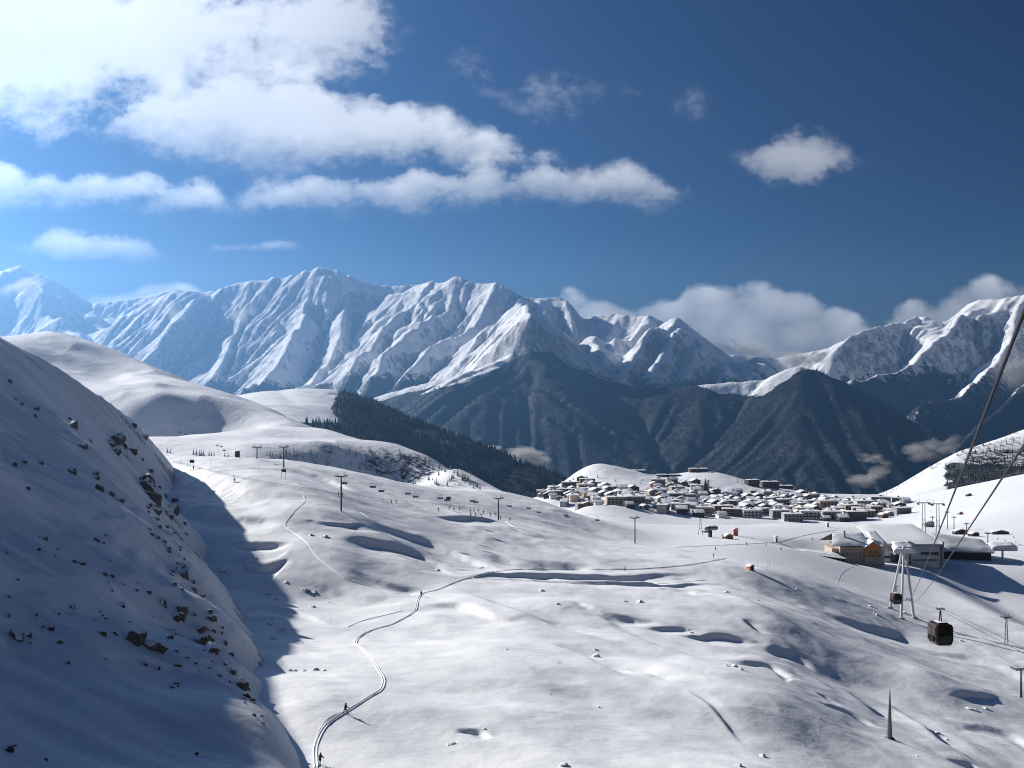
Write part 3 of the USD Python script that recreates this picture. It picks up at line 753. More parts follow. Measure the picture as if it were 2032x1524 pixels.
for q in ([(1060, 665, 6600), (1095, 760, 6150), (1125, 860, 5700), (1140, 960, 5300)], [(940, 735, 6750), (970, 820, 6200), (990, 900, 5750), (1000, 980, 5400)], [(1290, 772, 6200), (1300, 870, 5700), (1310, 960, 5300)], [(1580, 726, 5950), (1530, 800, 5650), (1500, 900, 5250), (1480, 990, 4950)],
          [(1620, 735, 5900), (1650, 830, 5500), (1660, 930, 5150), (1660, 1000, 4950)], [(1720, 780, 5850), (1750, 880, 5450), (1750, 980, 5100)], [(1400, 763, 6050), (1400, 860, 5650), (1400, 960, 5250)], [(1180, 745, 6350), (1205, 840, 5900), (1220, 940, 5450)],
          [(830, 764, 6900), (870, 830, 6450), (900, 910, 5950)], [(1840, 862, 5750), (1830, 950, 5350)]):
    add(WOODED, q, .68, 25)

CELL = 36.0
mx, my = np.meshgrid(np.arange(-10500, 10500, CELL), np.arange(4500, 16600, CELL))
wrp = (260 * nz(mx, my, 1500, 4, 71), 260 * nz(mx, my, 1500, 4, 72))
fade = ss(np.abs(nz(mx, my, 3000, 2, 70)), 0, .1) * 0 + 0.45
mz, who = skeleton(mx, my, R, (wrp[0] * fade, wrp[1] * fade))
mz = np.maximum(mz, -880 + 120 * nz(mx, my, 2500, 3, 73))
high = np.clip((mz + 750) / 1000, 0, 1.15)


def ridged(x, y, scale, octaves, seed, gain=0.52):
    """ridged fractal, 0..1, sharp crests; each octave is strong where the last one was high"""
    out, w, amp, tot = 0, 1.0, 1.0, 0
    for o in range(octaves):
        n = 1 - np.abs(2 * meshkit.noise(np.stack([x / scale + 13.1 * o, y / scale + 7.7 * o, np.full_like(x, seed + .5)], -1), seed + o) - 1)
        n = n * n
        out = out + amp * n * w
        tot += amp
        w = np.clip(n * 1.6, 0.15, 1)
        amp *= gain
        scale = scale / 2.03
    return out / tot


wx_, wy_ = mx + 420 * nz(mx, my, 1400, 4, 79), my + 420 * nz(mx, my, 1400, 4, 80)
rf = ridged(wx_ * .9 + .3 * wy_, wy_, 2600, 6, 140)
alp = np.where(who == WOODED, 0.55, 1.0)
alp = gaussian_filter(alp, 6)
mz = mz + alp * high * (620 * (rf - 0.30) + 130 * nz(wx_, wy_, 700, 4, 92)) - 60 * high


def wear(z, cell, rounds=10, K=0.04, seed=0):
    ny, nx = z.shape
    n = ny * nx
    idx = np.arange(n).reshape(ny, nx)
    A = np.ones(n)
    off = [(-1, -1), (-1, 0), (-1, 1), (0, -1), (0, 1), (1, -1), (1, 0), (1, 1)]
    r = np.random.default_rng(seed)
    for it in range(rounds):
        zj = z + r.normal(0, 1.2, z.shape)
        best, rec = np.zeros((ny, nx)), idx.copy()
        drop = np.zeros((ny, nx))
        for dy, dx_ in off:
            zz = np.full((ny, nx), 1e9)
            ys, yd = slice(max(dy, 0), ny + min(dy, 0)), slice(max(-dy, 0), ny + min(-dy, 0))
            xs, xd = slice(max(dx_, 0), nx + min(dx_, 0)), slice(max(-dx_, 0), nx + min(-dx_, 0))
            zz[yd, xd] = zj[ys, xs]
            ii = np.zeros((ny, nx), int)
            ii[yd, xd] = idx[ys, xs]
            d = zj - zz
            sl = d / (cell * math.hypot(dy, dx_))
            m = sl > best
            best[m], rec[m], drop[m] = sl[m], ii[m], d[m]
        rec = rec.ravel()
        own = rec == np.arange(n)
        for _ in range(45 if it else 120):
            A = 1 + np.bincount(rec, weights=np.where(own, 0, A), minlength=n)
        cut = K * np.sqrt(A.reshape(ny, nx) * cell * cell) * best
        cut = np.minimum(cut, 0.45 * np.maximum(drop, 0))
        z = z - np.minimum(cut, 14.0)
        if it % 3 == 2:
            # loose slopes settle at about 45 degrees
            s2 = gaussian_filter(z, 0.7)
            steep = np.clip((best - 1.0) * 2, 0, 1)
            z = z * (1 - .5 * steep) + s2 * .5 * steep
    return z, A.reshape(ny, nx)


mz, flow = wear(mz, CELL)
mz = gaussian_filter(mz, 0.45)

# resample on a fan that is finer where it is nearer
MU, MS = np.meshgrid(np.linspace(-0.60, 0.60, 780), np.linspace(math.log(4600), math.log(16300), 560))
MD = np.exp(MS)
MX, MY = MU * MD, MD
cx_, cy_ = (MX + 10500) / CELL, (MY - 4500) / CELL
MZ = map_coordinates(mz, [cy_, cx_], order=3, mode='nearest')
FL = map_coordinates(np.log(flow), [cy_, cx_], order=1, mode='nearest')
WHO = map_coordinates(who.astype(float), [cy_, cx_], order=0, mode='nearest').astype(int)
MZ += 16 * nz(MX, MY, 110, 4, 76) + 105 * ss(MZ, -200, 300) * (0.25 - np.abs(nz(MX + .4 * MY, MY, 230, 4, 77))) + 40 * ss(MZ, -100, 400) * (0.25 - np.abs(nz(MX, MY, 80, 3, 93)))
# settle the crests at the heights they have seen from the valley station
from scipy.ndimage import gaussian_filter1d


def settle(Z, who_set, target, spread, sm):
    t_px = np.array([p[0] for p in target], float)
    t_v = np.array([V(p[1]) for p in target])
    want = np.interp(MU[0], U(t_px), t_v)
    sel = np.isin(WHO, who_set)
    A = np.where(sel, Z / MD, -9.0)
    r = A.argmax(0)
    have = A[r, np.arange(A.shape[1])]
    diff = gaussian_filter1d(np.clip(want - have, -.06, .06), sm)
    inside = ss(MU[0], U(t_px[0]) - .03, U(t_px[0]) + .01) * (1 - ss(MU[0], U(t_px[-1]) - .01, U(t_px[-1]) + .03))
    topD = gaussian_filter1d(MD[r, np.arange(A.shape[1])], 12)
    w = np.exp(-(np.maximum(np.abs(MD - topD[None]) - .1 * spread, 0) / spread) ** 2)
    soft = gaussian_filter(sel.astype(float), (3, 3))
    return Z + w * soft * (diff * inside)[None] * MD


skyline = [(-60, 548), (0, 540), (20, 531), (40, 526), (60, 540), (100, 550), (130, 569), (160, 590), (185, 602), (230, 597), (290, 588), (330, 578), (380, 577), (410, 583), (430, 574), (450, 568), (480, 560), (500, 557), (530, 556), (545, 548), (560, 554), (582, 544), (592, 549), (603, 533), (614, 541), (628, 529), (645, 532), (670, 537), (700, 549), (730, 562), (770, 568), (800, 567), (840, 563), (860, 556), (875, 563), (890, 556), (905, 547), (928, 556), (950, 563), (970, 562), (990, 561), (1010, 574), (1040, 590), (1070, 592), (1110, 590), (1130, 600), (1160, 636), (1180, 626), (1230, 622), (1260, 628), (1290, 626), (1320, 641), (1335, 631), (1345, 629), (1360, 641), (1400, 672), (1440, 700), (1470, 715), (1500, 716), (1560, 706), (1600, 700), (1640, 692), (1700, 662), (1740, 648), (1790, 640), (1815, 629), (1835, 628), (1870, 641), (1892, 628), (1920, 604), (1945, 594), (1985, 593), (2035, 584), (2100, 570)]
wooded_line = [(700, 800), (740, 790), (780, 778), (830, 764), (880, 752), (940, 735), (985, 712), (1010, 700), (1040, 686), (1060, 680), (1085, 694), (1110, 712), (1180, 745), (1240, 762), (1290, 772), (1330, 770), (1400, 763), (1440, 760), (1480, 757), (1520, 752), (1545, 742), (1565, 729), (1580, 727), (1620, 735), (1660, 752), (1720, 780), (1780, 815), (1840, 862), (1870, 900)]
for _ in range(3):
    MZ = settle(MZ, [FAR, LEFT, MID, NEXT, RIGHT], skyline, 1500.0, 3.0)
    MZ = settle(MZ, [WOODED], wooded_line, 800.0, 7.0)
mn = slope_of(MX, MY, MZ)
smooth_n = slope_of(MX, MY, gaussian_filter(MZ, 5))
sunny = smooth_n @ SUN
line = np.array([-150, -20, 10, -90, 30, 95])[WHO]
ang = np.where(WHO == WOODED, MZ / MD, -9)
top_r = ang.argmax(0)
top_z = gaussian_filter1d(MZ[top_r, np.arange(MZ.shape[1])], 2.0)
deep = top_z[None, :] - MZ
open_top = 0.8 * np.interp(MU, [U(q) for q in (700, 760, 850, 980, 1030, 1062, 1090, 1380, 1430, 1500, 1560, 1590, 1640)], [-60, 45, 55, 70, 95, 60, 5, -10, 60, 95, 75, 5, -40])
treeline = line + 300 * nz(MX, MY, 1300, 5, 78) * 1.6 + 110 * nz(MX, MY, 300, 4, 94) - 150 * (ss(sunny, 0.28, 0.62) - 0.5)
mwood = ss(treeline - MZ, -170, 170)
mwood = np.where(WHO == WOODED, ss(deep - open_top - 90 * nz(MX, MY, 260, 4, 90), -8, 14), mwood)
mwood = np.where(WHO == RIGHT, mwood * (0.75 + 0.9 * nz(MX, MY, 350, 4, 91)), mwood)
mwood = mwood * (1 - 0.8 * ss(FL, 3.4, 5.5) * ss(MZ, -450, 0))         # avalanche tracks stay open
mrock = ss(1 - mn[..., 2], 0.22, 0.52) * 0.85
names = {FAR: 'far_mountain', LEFT: 'jagged_mountain', MID: 'snowy_mountain', NEXT: 'fluted_mountain', RIGHT: 'cloudy_mountain', WOODED: 'wooded_mountain'}
mf = grid_faces(*MZ.shape)
mv = np.stack([MX.ravel(), MY.ravel(), MZ.ravel()], 1)
mnn = mn.reshape(-1, 3)
fw = WHO.ravel()[mf[:, 0]]


def land(name, v, f, n, mat, wood, rock):
    use, inv = np.unique(f.ravel(), return_inverse=True)
    m = usdkit.mesh(stage, '/World/' + name, (v[use], inv.reshape(-1, 3)), mat)
    m.CreateNormalsAttr(Vt.Vec3fArray.FromNumpy(n[use].astype(np.float32)))
    m.SetNormalsInterpolation('vertex')
    primvar(m, 'wood', wood.ravel()[use])
    primvar(m, 'rock', rock.ravel()[use])
    tag(m, kind='structure')
    return m


for gi, nm in names.items():
    land(nm, mv, mf[fw == gi], mnn, M['mountain'], mwood, mrock)

land('snow_hill', np.stack([HX.ravel(), HY.ravel(), HZ.ravel()], 1), grid_faces(*HZ.shape), hn.reshape(-1, 3), M['hill_snow'], hwood, ss(1 - hn[..., 2], .2, .4) * .5)
land('snow_knoll', np.stack([KX.ravel(), KY.ravel(), KZ.ravel()], 1), grid_faces(*KZ.shape), slope_of(KX, KY, KZ).reshape(-1, 3), M['hill_snow'], kw, kw * 0)
land('far_slope', np.stack([RX.ravel(), RY.ravel(), RZ.ravel()], 1), grid_faces(*RZ.shape), slope_of(RX, RY, RZ).reshape(-1, 3), M['hill_snow'], rw, rw * 0)

# ------------------------------------------------------------------ the air
g = Graph()
vol = g.n('principled_volume', 'volume', color=HAZE_COLOR, density=HAZE_DENSITY, anisotropy=0.66)
M['haze'] = g.done('/World/Looks/haze', volume=vol)
hz_ = trimesh.creation.box(bounds=[[-11500, -400, -1150], [11500, 17200, max(1700.0, float(MZ.max()) + 60)]])
tag(obj('haze', hz_, M['haze']), kind='stuff')

# ------------------------------------------------------------------ small building blocks
import manifold3d as m3


class MB:
    def __init__(self):
        self.v, self.f, self.n = [], [], 0

    def put(self, v, f):
        self.v.append(np.asarray(v, float))
        self.f.append(np.asarray(f, int) + self.n)
        self.n += len(v)
        return self

    def mesh(self, m):
        return self.put(m.vertices, m.faces)

    def box(self, x0, x1, y0, y1, z0, z1):
        return self.mesh(trimesh.creation.box(bounds=[[x0, y0, z0], [x1, y1, z1]]))

    def bar(self, a, b, ra, rb=None, sides=8):
        rb = ra if rb is None else rb
        a, b = np.asarray(a, float), np.asarray(b, float)
        d = (b - a) / (np.linalg.norm(b - a) + 1e-9)
        u = np.cross(d, [0, 0, 1.0] if abs(d[2]) < .9 else [1.0, 0, 0])
        u /= np.linalg.norm(u)
        w = np.cross(d, u)
        an = np.arange(sides) * 2 * math.pi / sides
        ring = np.cos(an)[:, None] * u + np.sin(an)[:, None] * w
        v = np.vstack([a + ring * ra, b + ring * rb, a, b])
        f = []
        for i in range(sides):
            j = (i + 1) % sides
            f += [[i, sides + j, j], [i, sides + i, sides + j], [2 * sides, i, j], [2 * sides + 1, sides + j, sides + i]]
        return self.put(v, f)

    def quad_prism(self, low, high):
        """low, high: four corners each, in the same turning order"""
        v = np.vstack([low, high])
        f = [[0, 2, 1], [0, 3, 2], [4, 5, 6], [4, 6, 7]]
        for i in range(4):
            j = (i + 1) % 4
            f += [[i, j, 4 + j], [i, 4 + j, 4 + i]]
        m = trimesh.Trimesh(v, f, process=False)
        m.fix_normals()
        return self.mesh(m)

    def snow_slab(self, corners, thick, seed=0, over=0.25):
        """a rounded blanket of snow on a sloping quadrilateral (four corners, turning)"""
        c = np.asarray(corners, float)
        n = 9
        a, b = np.meshgrid(np.linspace(0, 1, n), np.linspace(0, 1, n), indexing='ij')
        p = ((1 - a) * (1 - b))[..., None] * c[0] + (a * (1 - b))[..., None] * c[1] + (a * b)[..., None] * c[2] + ((1 - a) * b)[..., None] * c[3]
        e = np.minimum(np.minimum(a, 1 - a), np.minimum(b, 1 - b))
        edge = np.sqrt(np.clip(1 - (1 - np.clip(e / .13, 0, 1)) ** 2, 0, 1))
        r = np.random.default_rng(seed).uniform(-1, 1, (n, n))
        top = p.copy()
        cen = c.mean(0)
        top[..., :2] += (top[..., :2] - cen[:2]) * 0.012
        top[..., 2] += thick * (0.35 + 0.65 * edge) + thick * .12 * r
        bot = p.copy()
        v = np.vstack([top.reshape(-1, 3), bot.reshape(-1, 3)])
        k = np.arange(n * n).reshape(n, n)
        f = []
        for i in range(n - 1):
            for j in range(n - 1):
                q = [k[i, j], k[i + 1, j], k[i + 1, j + 1], k[i, j + 1]]
                f += [[q[0], q[1], q[2]], [q[0], q[2], q[3]]]
                q = [x + n * n for x in q]
                f += [[q[0], q[2], q[1]], [q[0], q[3], q[2]]]
        rim = list(k[:, 0]) + list(k[-1, 1:]) + list(k[-2::-1, -1]) + list(k[0, -2:0:-1])
        for i in range(len(rim)):
            x, y = rim[i], rim[(i + 1) % len(rim)]
            f += [[x, x + n * n, y + n * n], [x, y + n * n, y]]
        m = trimesh.Trimesh(v, f, process=False)
        m.fix_normals()
        return self.mesh(m)

    def get(self):
        return np.vstack(self.v), np.vstack(self.f)

    def build(self, name, mat, parent=None, smooth=False, label=None):
        return obj(name, self.get(), mat, parent, smooth, label)


def rounded(bounds, r, seg=10):
    (x0, y0, z0), (x1, y1, z1) = bounds
    s = [m3.Manifold.sphere(r, seg).translate([x, y, z]) for x in (x0 + r, x1 - r) for y in (y0 + r, y1 - r) for z in (z0 + r, z1 - r)]
    m = m3.Manifold.batch_hull(s).to_mesh()
    return trimesh.Trimesh(m.vert_properties[:, :3], m.tri_verts, process=False)


def limb(joints):
    """joints: [(point, radius), ...] -> manifold chain of hulls"""
    out = m3.Manifold()
    for (a, ra), (b, rb) in zip(joints[:-1], joints[1:]):
        out = out + m3.Manifold.batch_hull([m3.Manifold.sphere(ra, 10).translate(list(a)), m3.Manifold.sphere(rb, 10).translate(list(b))])
    return out


def to_tri(m, length=0.05, it=8):
    q = m.refine_to_length(length).to_mesh()
    t = trimesh.Trimesh(q.vert_properties[:, :3], q.tri_verts, process=True)
    trimesh.smoothing.filter_taubin(t, iterations=it)
    return t


M['steel'] = simple_mat('grey_steel', (0.16, 0.16, 0.165), .5, .2, 2.0, .3)
M['dark_steel'] = simple_mat('dark_steel', (0.05, 0.05, 0.055), .5, .25, 2.0, .4)
M['white_paint'] = simple_mat('white_paint', (0.62, 0.63, 0.64), .45, .12, 1.2)
M['concrete'] = simple_mat('concrete', (0.34, 0.33, 0.31), .9, .2, .8)
M['white_wall'] = simple_mat('white_wall', (0.58, 0.58, 0.58), .85, .1, .3)
M['grey_wall'] = simple_mat('grey_wall', (0.33, 0.32, 0.31), .9, .15, .3)
M['beige_wall'] = simple_mat('beige_wall', (0.46, 0.38, 0.28), .9, .18, .3)
M['red_wall'] = simple_mat('red_wall', (0.26, 0.13, 0.09), .9, .2, .3)
M['brown_wood'] = simple_mat('brown_wood', (0.12, 0.065, 0.035), .8, .35, 1.0)
M['dark_wood'] = simple_mat('dark_wood', (0.045, 0.03, 0.022), .8, .35, 1.0)
M['orange_wood'] = simple_mat('orange_wood', (0.46, 0.17, 0.055), .75, .3, 1.2)
M['red_paint'] = simple_mat('red_paint', (0.42, 0.05, 0.03), .6, .2, 1.2)
M['glass_dark'] = simple_mat('dark_glass', (0.02, 0.024, 0.03), .15, .2, 1.0, 0.0, .6)
M['cabin_shell'] = simple_mat('cabin_shell', (0.035, 0.022, 0.016), .35, .25, 1.5)
M['cabin_panel'] = simple_mat('cabin_panel', (0.10, 0.09, 0.085), .45, .2, 1.5)
M['roof_snow'] = snow_mat('roof_snow', 0.4, 1.2, 0.25)
M['cloth_black'] = simple_mat('black_cloth', (0.018, 0.018, 0.022), .85, .3, 4)
M['cloth_red'] = simple_mat('red_cloth', (0.5, 0.05, 0.04), .85, .2, 4)
M['cloth_blue'] = simple_mat('blue_cloth', (0.04, 0.07, 0.2), .85, .2, 4)
M['skin'] = simple_mat('skin', (0.45, 0.26, 0.18), .6, .1, 4)
M['net'] = simple_mat('net', (0.10, 0.05, 0.05), .9, .3, 3)
M['terminal'] = simple_mat('terminal_grey', (0.15, 0.17, 0.21), .4, .15, .8)


def stone_mat():
    g = Graph()
    pos = g.n('geometry', 'position')
    vor = g.n('voronoi_texture', 'color', vector=g.n('mapping', 'vector', vector=pos, scale=(1.0, 1.0, 1.7)), scale=1.1)
    ed = g.n('voronoi_texture', 'distance', vector=g.n('mapping', 'vector', vector=pos, scale=(1.0, 1.0, 1.7)), scale=1.1, feature='distance_to_edge')
    v = g.n('rgb_to_bw', 'val', color=vor)
    c = g.mix(g.lin(v, .2, .8), (0.36, 0.29, 0.21), (0.55, 0.46, 0.35))
    c = g.mix(g.step(ed, 0.02, 0.07, 1, 0), c, (0.22, 0.19, 0.16))
    b = g.n('bump', 'normal', height=g.step(ed, 0, .12), strength=.6, distance=.08)
    return g.done('/World/Looks/stone', g.n('principled_bsdf', 'BSDF', base_color=c, roughness=.9, normal=b))


M['stone'] = stone_mat()


def conifer_mat(name, snow=0.5):
    g = Graph()
    pos = g.n('geometry', 'position')
    up = g.n('separate_xyz', 'z', vector=g.n('geometry', 'normal'))
    n1 = g.noise(pos, 1.1, 4.0, 0.6)
    c = g.mix(g.n('object_info', 'random'), (0.016, 0.026, 0.018), (0.045, 0.046, 0.030))
    m = g.mul(g.step(g.add(up, g.mul(g.sub(n1, .5), 1.5)), 0.35, 0.75), snow)
    c = g.mix(m, c, (0.80, 0.82, 0.86))
    return g.done('/World/Looks/' + name, g.n('principled_bsdf', 'BSDF', base_color=c, roughness=.9, specular_ior_level=.1))


M['needles'] = conifer_mat('needles', .55)
M['far_needles'] = conifer_mat('far_needles', .03)

# ------------------------------------------------------------------ rocks
def rock_mesh(seed, flat=0.7, sub=3):
    t = trimesh.creation.icosphere(sub, 0.5)
    r = np.random.default_rng(seed)
    v = t.vertices.copy()
    for k in range(9):                        # knock planes off a ball
        n = r.normal(size=3)
        n /= np.linalg.norm(n)
        d = r.uniform(.22, .40)
        over = np.clip(v @ n - d, 0, None)
        v -= over[:, None] * n * 0.92
    p = v * 4 + seed * 3.1
    v *= (1 + 0.5 * (meshkit.fbm(p, 3, seed) - .5))[:, None]
    v[:, 2] *= flat
    return trimesh.Trimesh(v, t.faces, process=False)


spur_rock_list = [(30, 1262, 30), (56, 1262, 15), (77, 1241, 15), (101, 1247, 17), (14, 1220, 13), (71, 1220, 8), (117, 1275, 11), (132, 1315, 11), (202, 1258, 17), (228, 1257, 11), (262, 1270, 28), (276, 1264, 26), (296, 1283, 22), (312, 1287, 24),
    (355, 1130, 22), (362, 1138, 22), (395, 1178, 19), (402, 1275, 30), (414, 1290, 34), (398, 1250, 20), (355, 1225, 18), (345, 1225, 20), (358, 1210, 22), (343, 1255, 19), (336, 1266, 16), (145, 1114, 17), (160, 1118, 15), (191, 1073, 15), (143, 1206, 13), (242, 1202, 15),
    (221, 1143, 10), (207, 1140, 12), (244, 1159, 8), (210, 1227, 8), (295, 1176, 10), (321, 1195, 17), (327, 1204, 10), (345, 1358, 17), (340, 1364, 8), (350, 1292, 11), (352, 1320, 15), (287, 1318, 11), (310, 1326, 13), (461, 1335, 20), (456, 1330, 12), (478, 1362, 24), (488, 1380, 22), (498, 1390, 14),
    (387, 1316, 9), (372, 1305, 9), (415, 1325, 7), (420, 1228, 16), (415, 1215, 11), (440, 1245, 9), (76, 1091, 9), (90, 1070, 14), (12, 1487, 22), (28, 1480, 8), (90, 1508, 10), (390, 1497, 9), (520, 1435, 11), (517, 1420, 9), (365, 1040, 11), (368, 1060, 11), (382, 1155, 11), (340, 1140, 10), (345, 1160, 9),
    (142, 845, 22), (163, 887, 17), (72, 812, 11), (66, 825, 13), (42, 802, 10), (28, 790, 9), (137, 832, 10), (18, 757, 13), (80, 920, 15), (142, 938, 19), (26, 922, 13), (48, 918, 10), (105, 948, 9), (55, 970, 9), (220, 883, 22), (230, 876, 24), (238, 868, 20), (228, 897, 24), (262, 895, 17), (245, 885, 13), (195, 972, 17), (240, 995, 13), (222, 983, 13),
    (288, 962, 26), (294, 975, 30), (300, 990, 26), (305, 1010, 22), (282, 912, 9), (286, 868, 14), (288, 945, 14), (265, 845, 11), (340, 1010, 22), (345, 995, 16), (330, 985, 11), (298, 935, 11), (180, 875, 9), (190, 940, 11), (192, 950, 10), (35, 1150, 8), (115, 1090, 8), (300, 1060, 8), (310, 1030, 10), (315, 1045, 9), (325, 1075, 10), (335, 1095, 9)]
R_ = random.Random(5)
for k in range(46):          # small ones strewn along the rocky lower edge
    t = R_.random()
    cx = np.interp(t, [0, .3, .6, 1], [300, 350, 410, 500]) + R_.uniform(-34, 10)
    cy = np.interp(t, [0, .3, .6, 1], [950, 1080, 1220, 1395]) + R_.uniform(-8, 26)
    spur_rock_list.append((cx, cy, R_.uniform(5, 11)))
for k in range(26):
    spur_rock_list.append((R_.uniform(5, 330), R_.uniform(1050, 1340), R_.uniform(4, 8)))
spur_protos = []
special = {0: 'largest brown outcrop at the left edge of the shaded spur', 11: 'broad brown rock ledge with snow pockets low on the shaded spur', 18: 'big fluted dark rock beside the lower edge of the shaded spur', 88: 'tall orange brown rock face under the nose of the snow spur'}


def smax_z(u, s):
    return np.maximum(G(u, s), spur_z(u, s))


for i, (px, py, w) in enumerate(spur_rock_list):
    q = any_px(px, py)
    if q is None:
        continue
    size = w * q[1] / F * (1.5 if w > 20 else 1.25)
    k = i % 7
    tall = 1.35 if 86 <= i <= 92 else 1.0
    e = size * 0.4
    dz1 = 0.0
    r = thing('rock', q + np.array([0.08, -0.05, -0.06]) * size, R_.uniform(0, 6.28), (size * R_.uniform(.8, 1.15), size * R_.uniform(.65, 1.0), size * R_.uniform(.85, 1.2) * tall))
    if k < len(spur_protos):
        r.GetReferences().AddInternalReference(spur_protos[k].GetPath())
        r.SetInstanceable(True)
    else:
        obj('stone', rock_mesh(40 + k, .95), M['rock'], r, smooth=28)
        spur_protos.append(r)
    if i in special:
        tag(r, special[i], 'rock')
    else:
        zone = ('upper' if py < 960 else 'middle' if py < 1150 else 'lower') + (' left part' if px < 200 else ' right edge')
        kind_ = 'small dark' if w < 12 else 'dark brown' if w < 20 else 'large brown'
        tag(r, '%s rock poking out of the shaded snow spur, %s' % (kind_, zone), 'rock', '%s rocks on the spur, %s' % (kind_, zone))

field_rocks = [(555, 1253, 22), (543, 1269, 25), (534, 1239, 12), (540, 1228, 10), (618, 1205, 15), (605, 1174, 20), (622, 1176, 18), (565, 1155, 15), (644, 1067, 17), (618, 1063, 14), (479, 1255, 30), (575, 1331, 10), (586, 1332, 12), (605, 1332, 12), (624, 1330, 16), (641, 1331, 12), (600, 1276, 9), (653, 1196, 5), (655, 1228, 5),
    (500, 1115, 10), (508, 1108, 8), (515, 1122, 9), (530, 1180, 11), (545, 1190, 12), (520, 1197, 10), (500, 1205, 11), (440, 1135, 14), (432, 1128, 10), (450, 1140, 9), (425, 1170, 8), (470, 1165, 12),
    (894, 1478, 22), (1122, 1521, 21), (1182, 1290, 12), (1182, 1304, 19), (1074, 1173, 13), (1270, 1195, 17), (1241, 1194, 13), (1106, 1199, 10), (1006, 1289, 8), (1110, 1316, 6), (1514, 1502, 18), (1467, 1521, 20), (1444, 1322, 14), (1458, 1323, 14), (1469, 1329, 17), (1442, 1176, 13), (1741, 1221, 13), (1735, 1218, 9), (1761, 1207, 10), (1797, 1217, 10), (1910, 1273, 12),
    (1727, 1204, 11), (1925, 1408, 16), (1937, 1411, 14), (1954, 1406, 13), (1862, 1457, 13), (1878, 1468, 11), (1626, 1426, 8), (1505, 1192, 6), (1581, 1169, 7), (1092, 1377, 6), (1188, 1404, 6), (960, 1447, 9), (1372, 1256, 10), (1367, 1250, 8), (1820, 1500, 8), (760, 1118, 6), (870, 1132, 7), (866, 1120, 6)]
field_protos = []
for i, (px, py, w) in enumerate(field_rocks):
    q = ground_px(px, py)
    if q is None:
        continue
    size = w * q[1] / F * 1.1
    k = i % 6
    r = thing('boulder', q + np.array([0, 0.2, -0.08]) * size, R_.uniform(0, 6.28), (size, size * R_.uniform(.7, 1), size * R_.uniform(.7, 1.0)))
    if k < len(field_protos):
        r.GetReferences().AddInternalReference(field_protos[k].GetPath())
        r.SetInstanceable(True)
    else:
        t = rock_mesh(80 + k, .75)
        obj('stone', t, M['rock'], r, smooth=28)
        cap = t.copy()
        up_ = cap.vertices[:, 2] > 0.02
        cap.vertices = cap.vertices * [1.03, 1.03, 1.0] + np.array([-.03, .02, .05])
        fm = cap.face_normals[:, 2] > 0.30
        cap.update_faces(fm)
        cap.remove_unreferenced_vertices()
        obj('snow_cap', cap, M['roof_snow'], r, smooth=True)
        field_protos.append(r)
    zone = 'beside the shadow of the spur' if px < 680 else 'between the ski track and the path' if px < 1000 else 'near the bottom edge' if py > 1480 else 'in the hollows of the middle snowfield' if px < 1420 else 'on the right snowfield'
    tag(r, '%s snow-capped boulder %s' % ('small' if w < 11 else 'bigger', zone), 'boulder', '%s boulders %s' % ('small' if w < 11 else 'bigger', zone))
tag(stage.GetPrimAtPath('/World/boulder_031') if stage.GetPrimAtPath('/World/boulder_031') else stage.GetPrimAtPath('/World/boulder'), None)

# ------------------------------------------------------------------ trails pressed into the snow
def smooth_line(pts, n):
    d = densify(pts, n)
    out = [ground_px(a, b) for a, b in d]
    out = np.array([q for q in out if q is not None])
    st = np.linalg.norm(np.diff(out[:, :2], axis=0), axis=1)
    return out[:, :2]


def trail(name, pts, half, berm, n=160, sag=0.0):
    p = gaussian_filter1d(smooth_line(pts, n), 1.2, axis=0, mode='nearest')
    t0 = np.r_[0, np.cumsum(np.linalg.norm(np.diff(p, axis=0), axis=1))]
    kk = np.linspace(0, t0[-1], max(20, int(t0[-1] / 0.9)))
    p = np.stack([np.interp(kk, t0, p[:, i]) for i in (0, 1)], 1)
    tg = np.gradient(p, axis=0)
    tg /= np.linalg.norm(tg, axis=1, keepdims=True) + 1e-9
    nr = np.stack([-tg[:, 1], tg[:, 0]], 1)
    prof = [(-1.0, -.10), (-.72, .75 * berm), (-.5, berm), (-.34, .02), (0.0, .012), (.34, .02), (.5, berm), (.72, .75 * berm), (1.0, -.10)]
    r = np.random.default_rng(len(p))
    wv = gaussian_filter1d(r.normal(size=(len(p), len(prof))), 2.0, axis=0) * 1.6
    V_ = []
    for j, (a, h) in enumerate(prof):
        q = p + nr * (a * 0.45 * half * (1 + .12 * wv[:, j:j + 1]))
        V_.append(np.c_[q, G(q[:, 0] / q[:, 1], np.log(q[:, 1])) + 0.42 * h * (1 + .25 * wv[:, j]) + (0.02 if h > 0 else 0)])
    v = np.stack(V_, 1).reshape(-1, 3)
    return tag(obj(name, (v, grid_faces(len(p), len(prof))), M['snow'], smooth=True), kind='structure')


trail('ski_track', [(628, 1523), (626, 1490), (640, 1450), (662, 1428), (690, 1411), (730, 1385), (757, 1367), (762, 1352), (752, 1330), (738, 1308), (715, 1285), (705, 1277), (712, 1266), (740, 1250), (775, 1240), (800, 1228), (825, 1210), (830, 1190), (836, 1180), (870, 1170), (905, 1155), (935, 1146)], 0.95, 0.30, 300)
trail('ski_track', [(684, 1413), (655, 1424), (634, 1452), (624, 1485)], 0.5, 0.16, 80)
trail('ski_track', [(602, 982), (605, 992), (585, 1015), (566, 1044), (580, 1055), (612, 1080), (625, 1100), (650, 1122), (690, 1150), (740, 1165), (790, 1178), (828, 1180)], 0.7, 0.2, 200)
trail('ski_track', [(938, 1146), (985, 1134), (1040, 1130), (1120, 1130), (1240, 1130), (1340, 1124), (1440, 1108)], 1.6, 0.30, 200)
trail('ski_track', [(1040, 1150), (1130, 1158), (1250, 1160), (1400, 1151)], 0.9, 0.25, 120)
